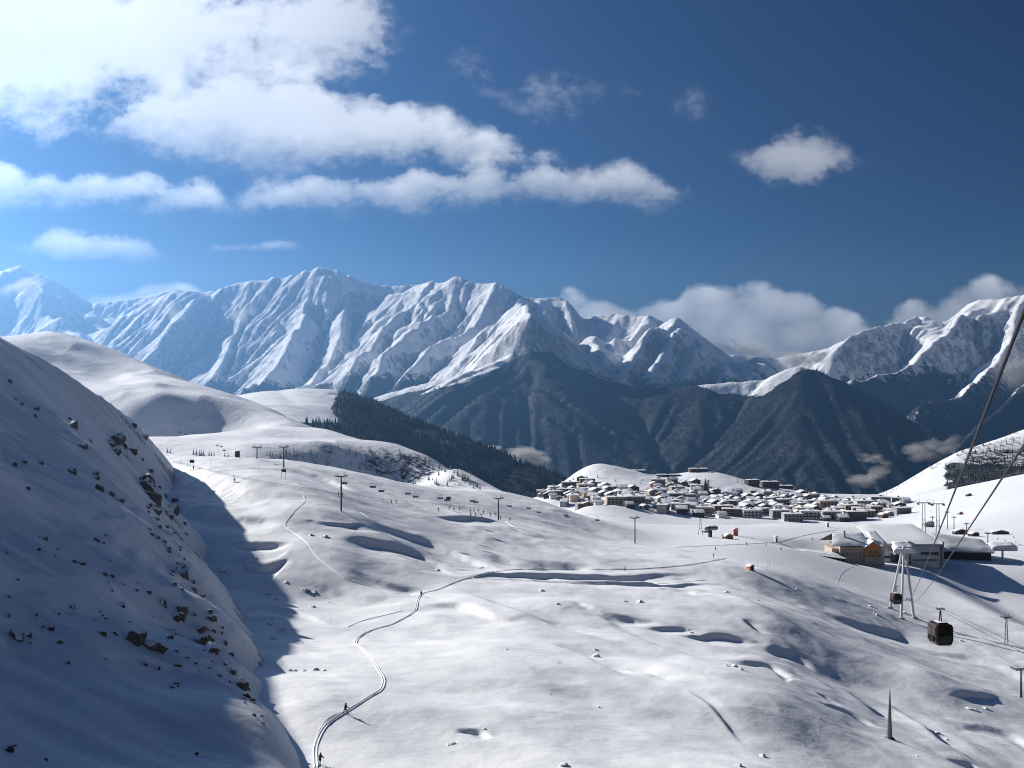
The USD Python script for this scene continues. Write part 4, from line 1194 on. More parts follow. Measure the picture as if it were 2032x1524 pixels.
trail('ski_track', [(690, 1245), (720, 1232), (760, 1222), (800, 1212)], 0.5, 0.14, 60)
trail('ski_track', [(1695, 1125), (1668, 1142), (1662, 1160)], 0.4, 0.12, 40)
trail('ski_track', [(1340, 1086), (1430, 1082), (1540, 1076), (1600, 1062), (1660, 1052)], 1.0, 0.28, 120)
trail('ski_track', [(715, 1016), (735, 1030), (755, 1042)], 0.6, 0.25, 40)
trail('ski_track', [(1003, 1035), (1030, 1052), (1068, 1067)], 0.7, 0.25, 40)

# ------------------------------------------------------------------ cableway: tower, cables, cabins
TY = 480.0
def tp(px, py, D=TY): return P(px, py, D)


tower = thing('cable_tower', (0, 0, 0))
apex = tp(1793, 1096)
feet = [ground_px(1765, 1246), ground_px(1788, 1255), ground_px(1814, 1256)]
feet = [np.array([U(1765) * 486, 486, 0]), np.array([U(1788) * 470, 470, 0]), np.array([U(1814) * 478, 478, 0])]
for f_ in feet:
    f_[2] = ground_xy(f_[0], f_[1])
for k, f_ in enumerate(feet):
    tb = MB().bar(f_ + [0, 0, -1.5], apex + [(-.9, 0, .9)[k], 0, 0], .62, .42, 12)
    tb.build('leg', M['white_paint'], tower, smooth=35)
    fb = MB().mesh(rounded([f_ - [1.3, 1.3, 2.0], f_ + [1.3, 1.3, .55]], .25, 8))
    fb.build('footing', M['concrete'], tower, smooth=35)
MB().bar(apex + [0, 0, -3], apex + [0, 0, 3.0], .8, .6, 12).build('head', M['white_paint'], tower, smooth=35)
MB().mesh(rounded([apex + [-4.6, -.7, -.1], apex + [4.6, .7, .9]], .2, 8)).build('crossarm', M['white_paint'], tower, smooth=35)
MB().snow_slab([apex + [-4.5, -.8, .9], apex + [4.5, -.8, .9], apex + [4.5, .8, .9], apex + [-4.5, .8, .9]], .9, 3).build('snow_cap', M['roof_snow'], tower, smooth=40)
arm_z = tp(1793, 1190)[2]
lo = tp(1779, 1190)
hi = tp(1808, 1190)
MB().bar([lo[0], TY - 1, arm_z], [hi[0], TY - 1, arm_z], .28, .28, 8).bar([lo[0], TY - 1, arm_z + 1.0], [hi[0], TY - 1, arm_z + 1.0], .10, .10, 6).build('sheave_beam', M['white_paint'], tower, smooth=35)
for px in (1781, 1787, 1799, 1805):
    xx = U(px) * TY
    w_ = MB()
    for k in range(-2, 3):
        w_.mesh(trimesh.creation.cylinder(.24, .14, sections=12, transform=trimesh.transformations.rotation_matrix(math.pi / 2, [0, 1, 0])).apply_translation([xx, TY - 1 + k * .62, arm_z + .45 - .03 * k * k]))
    w_.bar([xx, TY - 2.4, arm_z + .28], [xx, TY + .4, arm_z + .28], .08)
    w_.build('sheave_train', M['dark_steel'], tower)
lad = MB()
lp0, lp1 = feet[2] + [0, -.75, 0], apex + [.9, -.7, 0]
for dx in (-.22, .22):
    lad.bar(lp0 + [dx, 0, .6], lp1 + [dx, 0, 0], .035, .035, 5)
for t in np.linspace(.02, .98, 70):
    q = lp0 + t * (lp1 - lp0)
    lad.bar(q + [-.22, 0, 0], q + [.22, 0, 0], .022, .022, 4)
lad.build('ladder', M['steel'], tower)
tag(tower, 'tall white tubular tripod pylon with crossarm in front of the lift station', 'pylon')


def cable(name, pts, r, label, mat='dark_steel', sides=7, group=None):
    p = np.asarray(pts, float)
    t = np.gradient(p, axis=0)
    t /= np.linalg.norm(t, axis=1, keepdims=True)
    a = np.cross(t, [0, 0, 1.0])
    a /= np.linalg.norm(a, axis=1, keepdims=True)
    b = np.cross(t, a)
    an = np.arange(sides) * 2 * math.pi / sides
    v = p[:, None] + r * (np.cos(an)[None, :, None] * a[:, None] + np.sin(an)[None, :, None] * b[:, None])
    i, j = np.meshgrid(np.arange(len(p) - 1), np.arange(sides), indexing='ij')
    q = np.stack([i * sides + j, i * sides + (j + 1) % sides, (i + 1) * sides + (j + 1) % sides, (i + 1) * sides + j], -1).reshape(-1, 4)
    return tag(obj(name, (v.reshape(-1, 3), np.vstack([q[:, [0, 1, 2]], q[:, [0, 2, 3]]])), M[mat], smooth=True), label, 'cable', group)


ys = np.r_[np.linspace(-4, 40, 45), np.linspace(42, TY, 90)]
for x0, px, lab in ((1.5, 1796, 'thick dark steel cable running down from the upper right, left one of two'), (2.55, 1804, 'thick dark steel cable running down from the upper right, right one of two')):
    xe = U(px) * TY
    cable('haul_cable', np.stack([x0 + (xe - x0) * ys / TY, ys, 3.9 - .235 * ys + 4.4e-5 * ys ** 2], 1), .026, lab)
G1, G2 = P(1866, 1208, 155), P(1778, 1164, 320)
E1 = np.array([U(1783) * TY, TY, arm_z + .6])
start = G1 + (G1 - G2) * .9
yy = np.r_[np.linspace(start[1], G1[1], 30), np.linspace(G1[1], G2[1], 40)[1:], np.linspace(G2[1], TY, 40)[1:]]
for off, lab in ((-.4, 'thin carrying cable of the two distant cabins, left strand'), (.4, 'thin carrying cable of the two distant cabins, right strand')):
    kx = np.interp(yy, [start[1], G1[1], G2[1], TY], [start[0], G1[0], G2[0], E1[0]]) + off
    kz = np.interp(yy, [start[1], G1[1], G2[1], TY], [start[2], G1[2], G2[2], E1[2]])
    kz -= 2.2 * np.clip(1 - ((yy - (G1[1] + G2[1]) / 2) / ((G2[1] - G1[1]) / 2)) ** 2, 0, 1) * 0.5
    cable('haul_cable', np.stack([kx, yy, kz], 1), .02, lab)


def gondola(loc, rz, label):
    """origin at the grip on the cables"""
    t = thing('gondola_cabin', loc, rz)
    W, Dp, top, bot = 1.36, 1.5, -2.05, -5.05
    prof = [(-W * .80, bot), (-W * .97, bot + .55), (-W, bot + 1.25), (-W * .98, top - .55), (-W * .86, top - .12), (-W * .6, top), (W * .6, top), (W * .86, top - .12), (W * .98, top - .55), (W, bot + 1.25), (W * .97, bot + .55), (W * .80, bot), (W * .55, bot - .12), (-W * .55, bot - .12)]
    from shapely.geometry import Polygon
    body = trimesh.creation.extrude_polygon(Polygon(prof), 2 * Dp - .5, engine='earcut')
    body.apply_transform(trimesh.transformations.rotation_matrix(math.pi / 2, [1, 0, 0]))
    body.apply_translation([0, Dp - .25, 0])
    ends = Polygon(prof).buffer(-.22)
    nose = trimesh.creation.extrude_polygon(ends, 2 * Dp, engine='earcut')
    nose.apply_transform(trimesh.transformations.rotation_matrix(math.pi / 2, [1, 0, 0]))
    nose.apply_translation([0, Dp, 0])
    hull = trimesh.util.concatenate([body, nose]).convex_hull
    obj('body', hull, M['cabin_shell'], t, smooth=30)
    for y0, y1 in ((-Dp - .012, -Dp + .05), (Dp - .05, Dp + .012)):
        MB().mesh(rounded([[-.98, y0, bot + 1.35], [-.04, y1, top - .42]], .03, 6)).build('window', M['cabin_glass'], t, smooth=35)
        MB().mesh(rounded([[.04, y0, bot + 1.35], [.98, y1, top - .42]], .03, 6)).build('window', M['cabin_glass'], t, smooth=35)
        MB().mesh(rounded([[-.92, y0 - .01, bot + .3], [.92, y1 + .01, bot + 1.18]], .03, 6)).build('panel', M['cabin_panel'], t, smooth=35)
    for s in (-1, 1):
        MB().mesh(rounded([[s * W - .05, -1.1, bot + 1.3], [s * W + .05, -.06, top - .6]], .03, 6)).build('window', M['cabin_glass'], t, smooth=35)
        MB().mesh(rounded([[s * W - .05, .06, bot + 1.3], [s * W + .05, 1.1, top - .6]], .03, 6)).build('window', M['cabin_glass'], t, smooth=35)
        rk = MB()
        for yb in (-.8, -.4, 0, .4, .8):
            rk.box(s * (W + .02) - .03, s * (W + .16) + .03 * s if s > 0 else s * (W + .02) + .03, yb - .06, yb + .06, bot + .5, bot + 1.15) if s > 0 else rk.box(-W - .19, -W + .01, yb - .06, yb + .06, bot + .5, bot + 1.15)
        rk.build('ski_rack', M['dark_steel'], t)
    MB().box(-1.22, 1.22, -Dp - .02, -Dp + .02, bot + 1.2, bot + 1.32).box(-1.22, 1.22, Dp - .02, Dp + .02, bot + 1.2, bot + 1.32).build('bumper', M['cabin_panel'], t)
    MB().mesh(rounded([[-.75, -.9, top - .04], [.75, .9, top + .16]], .08, 8)).build('roof', M['cabin_shell'], t, smooth=35)
    MB().snow_slab([[-.7, -.85, top + .15], [.7, -.85, top + .15], [.7, .85, top + .15], [-.7, .85, top + .15]], .06, 5).build('roof_snow', M['roof_snow'], t, smooth=40)
    MB().bar([-.18, 0, top + .1], [-.05, 0, -.25], .09, .08).bar([.18, 0, top + .1], [.05, 0, -.25], .09, .08).build('hanger', M['dark_steel'], t, smooth=35)
    g_ = MB()
    g_.bar([-.42, 0, -.05], [.42, 0, -.05], .09)
    for s in (-1, 1):
        g_.mesh(rounded([[s * .4 - .1, -.42, -.14], [s * .4 + .1, .42, .12]], .05, 6))
    g_.build('grip', M['dark_steel'], t, smooth=35)
    return tag(t, label, 'gondola')


def cabin_glass():
    g = Graph()
    pos = g.n('texture_coordinate', 'object')
    n = g.noise(pos, 1.4, 2.0, .5)
    c = g.mix(g.lin(n, .4, .65), (0.012, 0.010, 0.009), (0.05, 0.024, 0.010))
    return g.done('/World/Looks/cabin_glass', g.n('principled_bsdf', 'BSDF', base_color=c, roughness=.12, specular_ior_level=.5))


M['cabin_glass'] = cabin_glass()
gondola(G1, .08, 'near dark brown gondola cabin hanging over the snow, larger of two')
gondola(G2, .08, 'small far gondola cabin hanging beside the white tripod pylon')

mast = thing('steel_mast', (0, 0, 0))
mb = ground_px(1765, 1466)
mh = 97 / F * mb[1]
mm = MB()
mm.bar(mb + [0, 0, -.5], mb + [0.1, 0, mh], .66, .10, 14)
mm.build('pole', M['steel'], mast, smooth=35)
MB().mesh(rounded([mb + [-1.05, -.9, -.5], mb + [1.05, .9, .22]], .12, 6)).build('base', M['dark_steel'], mast, smooth=35)
MB().bar(mb + [.1, 0, mh - .1], mb + [.1, 0, mh + .9], .05, .02, 6).build('tip', M['dark_steel'], mast)
tag(mast, 'lone tapered steel mast standing in the snow at lower right', 'mast')
cable('guy_wire', [mb + [-.2, -.6, -.3], mb + [-.3, -1.2, -.5] + np.array([0, -25, -4.0]) * .2], .015, 'thin wire running from the foot of the lone tapered mast', 'steel', 5)


# ------------------------------------------------------------------ chairlift
def lift_pylon(foot, h, rz, label, wide=2.6, legs=1, group=None, proto=None):
    t = thing('lift_pylon', foot, rz)
    if legs == 1:
        MB().bar([0, 0, -1], [0, 0, h], .36, .24, 12).build('pole', M['dark_steel'], t, smooth=35)
    else:
        for s in (-1, 1):
            MB().bar([s * .8, 0, -1], [s * .25, 0, h], .22, .16, 10).build('leg', M['steel'], t, smooth=35)
        br = MB()
        for k in range(1, 6):
            z = h * k / 6.5
            xw = .8 - .55 * z / h
            br.bar([-xw, 0, z], [xw, 0, z + .9], .06, .06, 5)
        br.build('brace', M['steel'], t)
    MB().mesh(rounded([[-wide, -.22, h - .45], [wide, .22, h - .05]], .08, 6)).build('crossarm', M['dark_steel'], t, smooth=35)
    for s in (-1, 1):
        w_ = MB()
        w_.mesh(rounded([[s * wide - .12, -2.0, h - .3], [s * wide + .12, 2.0, h + .02]], .06, 6))
        for k in range(5):
            w_.mesh(trimesh.creation.cylinder(.2, .12, sections=10, transform=trimesh.transformations.rotation_matrix(math.pi / 2, [0, 1, 0])).apply_translation([s * wide, -1.6 + .8 * k, h + .18]))
        w_.build('sheave_train', M['dark_steel'], t)
        MB().bar([s * wide * .55, 0, h - .1], [s * wide * .55, 0, h + 1.1], .06).bar([s * wide * .55, 0, h + 1.1], [s * wide * 1.0, 0, h + 1.1], .06).build('lifting_frame', M['dark_steel'], t)
    MB().box(-wide * .9, wide * .9, -.75, -.3, h - .6, h - .54).build('catwalk', M['steel'], t)
    ld = MB()
    for dx in (-.16, .16):
        ld.bar([dx, -.42, .5], [dx, -.36, h - .5], .025, .025, 4)
    for z in np.arange(.8, h - .6, .5):
        ld.bar([-.16, -.41, z], [.16, -.41, z], .02, .02, 4)
    ld.build('ladder', M['steel'], t)
    tag(t, label, 'pylon', group)
    return t, [np.array([foot[0] + s * wide * math.cos(rz), foot[1] + s * wide * math.sin(rz), foot[2] + h + .35]) for s in (-1, 1)]


line_rz = 0.85
spots = [((510, 910), 8.0, 'farthest lift pylon, beside the small brown cabin on the snow rise'), ((563, 928), 11.5, 'second lift pylon against the wooded bank'), ((677, 1014), 14.3, 'largest dark lift pylon on the left snow slope'), ((989, 1032), 11.0, 'dark lift pylon among the group of skiers'), ((1260, 1078), 14.5, 'dark lift pylon on the flat snow before the shaded slope')]
ends_ = []
for (px, py), h, lab in spots:
    q = ground_px(px, py)
    h = {510: 23, 563: 42, 677: 70, 989: 44, 1260: 51}[px] * q[1] / F
    _, e_ = lift_pylon(q, h, 0.55, lab, wide=max(2.2, 13 * q[1] / F * .6))
    ends_.append(e_)
q = ground_px(2026, 1384)
_, eR = lift_pylon(q, 58 * q[1] / F, .2, 'dark lift pylon cut by the right edge of the picture')
q = ground_px(1997, 1277)
lift_pylon(q, 53 * q[1] / F, .2, 'grey two-legged pylon at the edge of the shaded slope', 1.6, 2)


def catenary(a, b, sag, n=40):
    t = np.linspace(0, 1, n)[:, None]
    p = a + (b - a) * t
    p[:, 2] -= sag * 4 * (t * (1 - t))[:, 0]
    return p


def chair_proto(name, loc, rz):
    t = thing(name, loc, rz)
    MB().bar([0, 0, 0], [0, -.05, -1.2], .05).bar([-1.25, 0, -1.25], [1.25, 0, -1.25], .045).bar([-1.25, 0, -1.25], [-1.3, 0, -2.7], .045).bar([1.25, 0, -1.25], [1.3, 0, -2.7], .045).build('frame', M['steel'], t)
    MB().mesh(rounded([[-1.3, -.5, -2.95], [1.3, .1, -2.72]], .08, 6)).build('seat', M['dark_steel'], t, smooth=35)
    MB().mesh(rounded([[-1.3, .05, -2.8], [1.3, .17, -2.05]], .05, 6)).build('backrest', M['terminal'], t, smooth=35)
    MB().bar([-1.2, -.62, -2.3], [1.2, -.62, -2.3], .03).bar([-1.2, .05, -2.2], [-1.2, -.62, -2.3], .03).bar([1.2, .05, -2.2], [1.2, -.62, -2.3], .03).build('safety_bar', M['steel'], t)
    return t


chairs = []
for i in range(2, len(ends_) - 1):
    for s in (0, 1):
        c_ = catenary(ends_[i][s], ends_[i + 1][s], 2.2, 50)
        cable('chairlift_cable', c_, .018, '%s thin chairlift cable %s' % (('left', 'right')[s], 'between the largest pylon and the skiers' if i == 2 else 'from the skiers to the flat snow pylon'), 'dark_steel', 5)
        chairs.append(c_)
cp = None
chair_label = 'empty four-seat chair hanging from the chairlift cable over the piste'


def put_chair(p, rz, label, group):
    global cp
    if cp is None:
        cp = chair_proto('lift_chair', p, rz)
        r = cp
    else:
        r = copy_of(cp, 'lift_chair', p, rz)
    tag(r, label, 'chair', group)


for c_, ts in ((chairs[0], (.06, .25, .45, .66, .86)), (chairs[1], (.15, .36, .56, .78)), (chairs[2], (.12, .32, .52, .75)), (chairs[3], (.2, .45))):
    for t in ts:
        k = int(t * 49)
        d = c_[min(k + 1, 49)] - c_[k - 1]
        put_chair(c_[k], math.atan2(d[1], d[0]) + math.pi / 2 + .5, chair_label, 'chairs on the chairlift over the piste')
for px, py, D in ((357, 858, 1000), (368, 861, 1010), (431, 884, 950), (439, 886, 960), (445, 893, 900), (563, 930, 560)):
    put_chair(P(px, py - 5, D), .6, 'small chair of the far chairlift against the sunny hill', 'chairs of the far chairlift by the hill')
hc0, hc1 = P(300, 838, 1080), P(520, 905, 720)
cable('chairlift_cable', catenary(hc0, hc1, 4, 40), .03, 'thin cable of the far chairlift crossing the sunny hill', 'dark_steel', 5)

# ------------------------------------------------------------------ signs, poles, nets
def sign(px, py, label, w=None):
    q = ground_px(px, py)
    k = q[1] / F
    t = thing('piste_sign', q, -.15)
    h = 19 * k
    for s in (-1, 1):
        MB().bar([s * 1.0, 0, -.5], [s * 1.0, 0, h - 2 * k], .09, .09, 8).build('post', M['dark_steel'], t)
    MB().mesh(rounded([[-4.6 * k, -.12, h - 5.5 * k], [4.6 * k, .12, h]], .05, 6)).build('board', M['cloth_black'], t, smooth=35)
    MB().snow_slab([[-4.4 * k, -.14, h], [4.4 * k, -.14, h], [4.4 * k, .14, h], [-4.4 * k, .14, h]], .2, 1).build('snow_cap', M['roof_snow'], t, smooth=40)
    tag(t, label, 'sign')


sign(381, 932, 'dark board on two thin posts, farthest left on the white rise')
sign(563, 950, 'dark board on two posts below the second lift pylon')
sign(890, 1005, 'dark board on two posts behind the line of skiers')


def pole(px, py, hpx, label, r=.05, name='marker_pole', mat='dark_steel'):
    q = ground_px(px, py)
    t = thing(name, q)
    h = hpx * q[1] / F
    MB().bar([0, 0, -.4], [0, 0, h], r, r * .8, 8).build('rod', M[mat], t)
    MB().mesh(trimesh.creation.cylinder(r * 1.7, .35, sections=8).apply_translation([0, 0, h + .1])).build('tip', M['red_paint'], t)
    tag(t, label, 'pole', 'thin poles marking the pistes')


for px, py, h in ((373, 930, 19), (463, 955, 12), (316, 905, 10), (359, 920, 11), (418, 923, 9), (513, 932, 10), (1006, 1015, 14), (1085, 1050, 9), (1134, 1062, 8), (1503, 1125, 14), (1523, 1126, 13), (1527, 1127, 13), (1465, 1085, 7), (1240, 1072, 7), (1960, 1090, 18), (1700, 1058, 8), (1590, 1048, 9)):
    pole(px, py, h, 'thin dark marker pole stuck in the snow beside the piste')


def net(pts, h, label, n, gap=9.0, mat='net', name='safety_net', posts=True):
    p = gaussian_filter1d(smooth_line(pts, n), 1.0, axis=0, mode='nearest')
    t0 = np.r_[0, np.cumsum(np.linalg.norm(np.diff(p, axis=0), axis=1))]
    kk = np.linspace(0, t0[-1], max(8, int(t0[-1] / 3)))
    p = np.stack([np.interp(kk, t0, p[:, i]) for i in (0, 1)], 1)
    z = G(p[:, 0] / p[:, 1], np.log(p[:, 1]))
    t = thing(name, (0, 0, 0))
    bars = MB()
    for hh in (.3, .6, h):
        for a in range(len(p) - 1):
            bars.bar([*p[a], z[a] + hh], [*p[a + 1], z[a + 1] + hh], 0.02 if hh < h else .04, sides=4)
    bars.build('netting', M[mat], t)
    for k in range(0, len(p), max(1, int(gap / 3))):
        MB().bar([*p[k], z[k] - .3], [*p[k], z[k] + h + .25], .05, .05, 6).build('post', M['dark_steel'], t)
    tag(t, label, 'fence')


net([(345, 918), (420, 936), (470, 948), (540, 962), (600, 971), (690, 985)], .9, 'low dark safety net along the edge of the left piste', 120)
net([(690, 985), (780, 995), (870, 1003), (950, 1012), (1010, 1022), (1060, 1036), (1130, 1050)], .9, 'low dark safety net running past the skiers to the right', 120)
net([(1572, 1079), (1600, 1073), (1640, 1069), (1690, 1066)], 1.0, 'snow-covered rail fence above the restaurant terrace', 40, 6, 'dark_wood', 'rail_fence')

# ------------------------------------------------------------------ people
def person_parts(pose):
    s, fw, arm = pose
    hip = np.array([0, 0, .92])
    body = limb([((0, 0, .95), .15), ((0, fw * .5, 1.22), .16), ((0, fw, 1.42), .15), ((0, fw * 1.05, 1.52), .06), ((0, fw * 1.2, 1.57), .06)])
    body += m3.Manifold.batch_hull([m3.Manifold.sphere(.12, 12).translate([0, fw * 1.25, 1.66]), m3.Manifold.sphere(.10, 12).translate([0, fw * 1.25 + .03, 1.60])])
    for k in (-1, 1):
        body += limb([((k * .09, 0, .93), .105), ((k * .11, s * k * .28 + .05, .50), .075), ((k * .11, s * k * .34 - .03, .09), .055), ((k * .11, s * k * .34 + .14, .05), .05)])
        body += limb([((k * .2, fw, 1.41), .075), ((k * .29, fw + arm * .1, 1.15), .06), ((k * .31, fw + arm * .38, 1.02), .045), ((k * .31, fw + arm * .46, .99), .045)])
    return body


def person(px, py, pose, rz, jacket, label, group=None, skis=True, scale=1.0, proto=None, name='person'):
    q = ground_px(px, py)
    if q is None:
        return None
    if proto is not None:
        return tag(copy_of(proto, name, q + [0, 0, -.02], rz, scale), label, 'person', group)
    t = thing(name, q + [0, 0, -.02], rz, scale)
    s, fw, arm = pose
    b = person_parts(pose)
    full = to_tri(b, .06)
    obj('body', full, M['cloth_black'], t, smooth=True)
    cut = m3.Manifold.cube([2, 2, .75], True).translate([0, 0, 1.2])
    j = to_tri((limb([((0, 0, .86), .185), ((0, fw * .5, 1.22), .19), ((0, fw, 1.42), .175)]) + limb([((.2, fw, 1.41), .10), ((.29, fw + arm * .1, 1.15), .085), ((.31, fw + arm * .36, 1.03), .07)]) + limb([((-.2, fw, 1.41), .10), ((-.29, fw + arm * .1, 1.15), .085), ((-.31, fw + arm * .36, 1.03), .07)])), .07)
    obj('jacket', j, M[jacket], t, smooth=True)
    hat = trimesh.creation.icosphere(2, .135)
    hat.vertices[:, 2] = np.maximum(hat.vertices[:, 2], -.02)
    hat.apply_translation([0, fw * 1.25 - .01, 1.69])
    obj('hat', hat, M[jacket], t, smooth=True)
    fa = trimesh.creation.icosphere(2, .085)
    fa.apply_translation([0, fw * 1.25 + .065, 1.62])
    obj('face', fa, M['skin'], t, smooth=True)
    if skis:
        for k in (-1, 1):
            MB().mesh(rounded([[k * .11 - .045, s * k * .34 - .75, .0], [k * .11 + .045, s * k * .34 + .8, .035]], .015, 6)).build('ski', M['dark_steel'], t)
            MB().bar([k * .31, fw + arm * .46, 1.03], [k * .38, fw + arm * .46 - .25, .02], .014, .012, 6).build('ski_pole', M['dark_steel'], t)
    return tag(t, label, 'person', group)


p1 = person(685, 1417, (.9, .10, .9), -.9, 'cloth_black', 'person in black climbing the curving ski track, middle of the lower picture', scale=1.12)
person(635, 1519, (-.8, .16, 1.0), -.3, 'cloth_black', 'person in dark clothes on the ski track at the bottom edge', scale=1.08)
person(836, 1184, (.6, .08, .7), .2, 'cloth_black', 'person in black standing where the ski track meets the path', scale=1.1)
crowd_protos = []
crowd = [(870, 1015), (891, 1012), (901, 1015), (912, 1012), (933, 1018), (934, 1026), (944, 1025), (950, 1017), (955, 1026), (959, 1020), (973, 1025), (982, 1024), (941, 1017), (993, 1031), (1012, 1034), (672, 985), (679, 986), (777, 1000), (786, 999), (465, 957), (384, 933)]
kinds = [('cloth_black', (.2, .04, .5)), ('cloth_blue', (.5, .12, .9)), ('cloth_red', (-.4, .1, .8)), ('cloth_black', (-.3, .06, 1.0))]
for i, (px, py) in enumerate(crowd):
    k = 2 if i == 12 else (0, 3, 1, 0, 3)[i % 5]
    lab = {0: 'skier in dark clothes standing on the piste by the lift pylon', 1: 'skier in a blue jacket on the piste by the lift pylon', 2: 'skier in a red jacket among the dark skiers', 3: 'skier in black with poles forward on the piste'}[k]
    pr = next((c[1] for c in crowd_protos if c[0] == k), None)
    r = person(px, py, kinds[k][1], R_.uniform(-2.5, 2.5), kinds[k][0], lab, None if k == 2 else 'skiers gathered on the piste (%s)' % ('dark standing', 'blue jackets', '', 'black, poles forward')[k], proto=pr, scale=1.1)
    if pr is None and r is not None:
        crowd_protos.append((k, r))
pb = crowd_protos[0][1]
pr_red = next(c[1] for c in crowd_protos if c[0] == 2)
for px, py, red in ((1240, 1133, 1), (1416, 1106, 0), (1420, 1092, 0), (1482, 1082, 1), (1520, 1084, 0), (1550, 1093, 0), (1636, 1072, 0), (1631, 1071, 1), (1643, 1072, 0), (1612, 1072, 0), (1980, 1072, 0), (1995, 1075, 0), (2012, 1068, 0), (2016, 1078, 0), (1975, 1085, 0), (2002, 1082, 0), (1665, 1073, 0)):
    person(px, py, None, R_.uniform(-3, 3), None, 'tiny skier in red on the flat snow near the lift station' if red else 'tiny dark skier on the flat snow near the lift station', 'red skiers near the lift station' if red else 'dark skiers near the lift station', proto=pr_red if red else pb, scale=1.1)

# ------------------------------------------------------------------ mountain restaurant and lift station
def X(px, D): return U(px) * D
def Z(row, D): return V(row) * D


rest = thing('mountain_restaurant', (0, 0, 0))
D0 = 630.0
xa, xb, xc = X(1667, D0), X(1714, D0), X(1746, D0)
gb = -114.0
MB().box(xa, xb, D0, D0 + 20, gb, Z(1085, D0)).build('stone_wall', M['stone'], rest)
MB().box(xa - 4.0, xa, D0 + 3, D0 + 18, gb, Z(1090, D0)).build('end_wall', M['beige_wall'], rest)
zr, ze = Z(1058, D0 + 12), Z(1082, D0)
MB().quad_prism([[xa - 5, D0 - 1.5, ze - .4], [xb + 3, D0 - 1.5, ze - .4], [xb + 3, D0 + 12, zr - .4], [xa - 1, D0 + 12, zr - .4]], [[xa - 5, D0 - 1.5, ze], [xb + 3, D0 - 1.5, ze], [xb + 3, D0 + 12, zr], [xa - 1, D0 + 12, zr]]).build('roof', M['dark_wood'], rest)
MB().quad_prism([[xa - 1, D0 + 12, zr - .4], [xb + 3, D0 + 12, zr - .4], [xb + 3, D0 + 24, ze - .4], [xa - 5, D0 + 24, ze - .4]], [[xa - 1, D0 + 12, zr], [xb + 3, D0 + 12, zr], [xb + 3, D0 + 24, ze], [xa - 5, D0 + 24, ze]]).build('roof', M['dark_wood'], rest)
MB().snow_slab([[xa - 5.2, D0 - 1.7, ze + .02], [xb + 3.1, D0 - 1.7, ze + .02], [xb + 3.1, D0 + 12, zr + .02], [xa - 1.1, D0 + 12, zr + .02]], .9, 11).build('roof_snow', M['roof_snow'], rest, smooth=40)
MB().snow_slab([[xa - 1.1, D0 + 12, zr + .02], [xb + 3.1, D0 + 12, zr + .02], [xb + 3.1, D0 + 24, ze + .02], [xa - 5.2, D0 + 24, ze + .02]], .9, 12).build('roof_snow', M['roof_snow'], rest, smooth=40)
MB().quad_prism([[xa, D0 + .5, ze - .5], [xb, D0 + .5, ze - .5], [xb, D0 + 11.8, ze - .5], [xa, D0 + 11.8, ze - .5]], [[xa, D0 + .5, ze - .45], [xb, D0 + .5, ze - .45], [xb, D0 + 11.8, zr - .5], [xa + 2, D0 + 11.8, zr - .5]]).build('attic', M['brown_wood'], rest)
# orange timber gable
zg, zw, zb = Z(1074, D0 - 2), Z(1086, D0 - 2), Z(1104, D0 - 2)
xm = (xb + xc) / 2
gp = trimesh.Trimesh([[xb, 0, zb], [xc, 0, zb], [xc, 0, zw], [xm, 0, zg], [xb, 0, zw]], [[0, 1, 2], [0, 2, 3], [0, 3, 4]], process=False)
gv = np.vstack([gp.vertices + [0, D0 - 2, 0], gp.vertices + [0, D0 + 14, 0]])
gf = [[0, 1, 2], [0, 2, 3], [0, 3, 4], [5, 7, 6], [5, 8, 7], [5, 9, 8]]
for i in range(5):
    j = (i + 1) % 5
    gf += [[i, 5 + i, 5 + j], [i, 5 + j, j]]
gm = trimesh.Trimesh(gv, gf, process=False)
gm.fix_normals()
obj('timber_gable', gm, M['orange_wood'], rest)
MB().box(xb, xc, D0 - 1.9, D0 + 14, gb, zb - .01).build('stone_wall', M['stone'], rest)
for s, x_ in ((-1, xb), (1, xc)):
    MB().snow_slab([[xm, D0 - 3.2, zg + .12], [x_ + s * .9, D0 - 3.2, zw - .35], [x_ + s * .9, D0 + 14, zw - .35], [xm, D0 + 14, zg + .12]], .75, 13 + s).build('roof_snow', M['roof_snow'], rest, smooth=40)
for k, x_ in enumerate((xm - 2.4, xm + .7)):
    MB().box(x_, x_ + 1.7, D0 - 2.06, D0 - 1.95, zb + 1.4, zb + 3.2).build('window', M['glass_dark'], rest)
MB().box(xb + .2, xc - .2, D0 - 3.2, D0 - 2.01, zb - .1, zb + .15).build('balcony', M['brown_wood'], rest)
for k in range(5):
    x_ = xa + 1.3 + k * 2.55
    MB().box(x_, x_ + 1.1, D0 - .08, D0 + .1, Z(1102, D0), Z(1097, D0)).build('window', M['glass_dark'], rest)
MB().box(xa + 4, xa + 5.2, D0 + 6, D0 + 7.2, zr - 3, zr + 2.2).build('chimney', M['stone'], rest)
# second snowy roof between gable and hall
MB().box(xc, xc + 5, D0 + 6, D0 + 22, gb, Z(1086, D0)).build('link_wall', M['white_wall'], rest)
MB().snow_slab([[xc - 2, D0 + 4, Z(1083, D0)], [xc + 6, D0 + 4, Z(1083, D0)], [xc + 4, D0 + 20, Z(1063, D0)], [xc - 2, D0 + 20, Z(1063, D0)]], .9, 17).build('roof_snow', M['roof_snow'], rest, smooth=40)
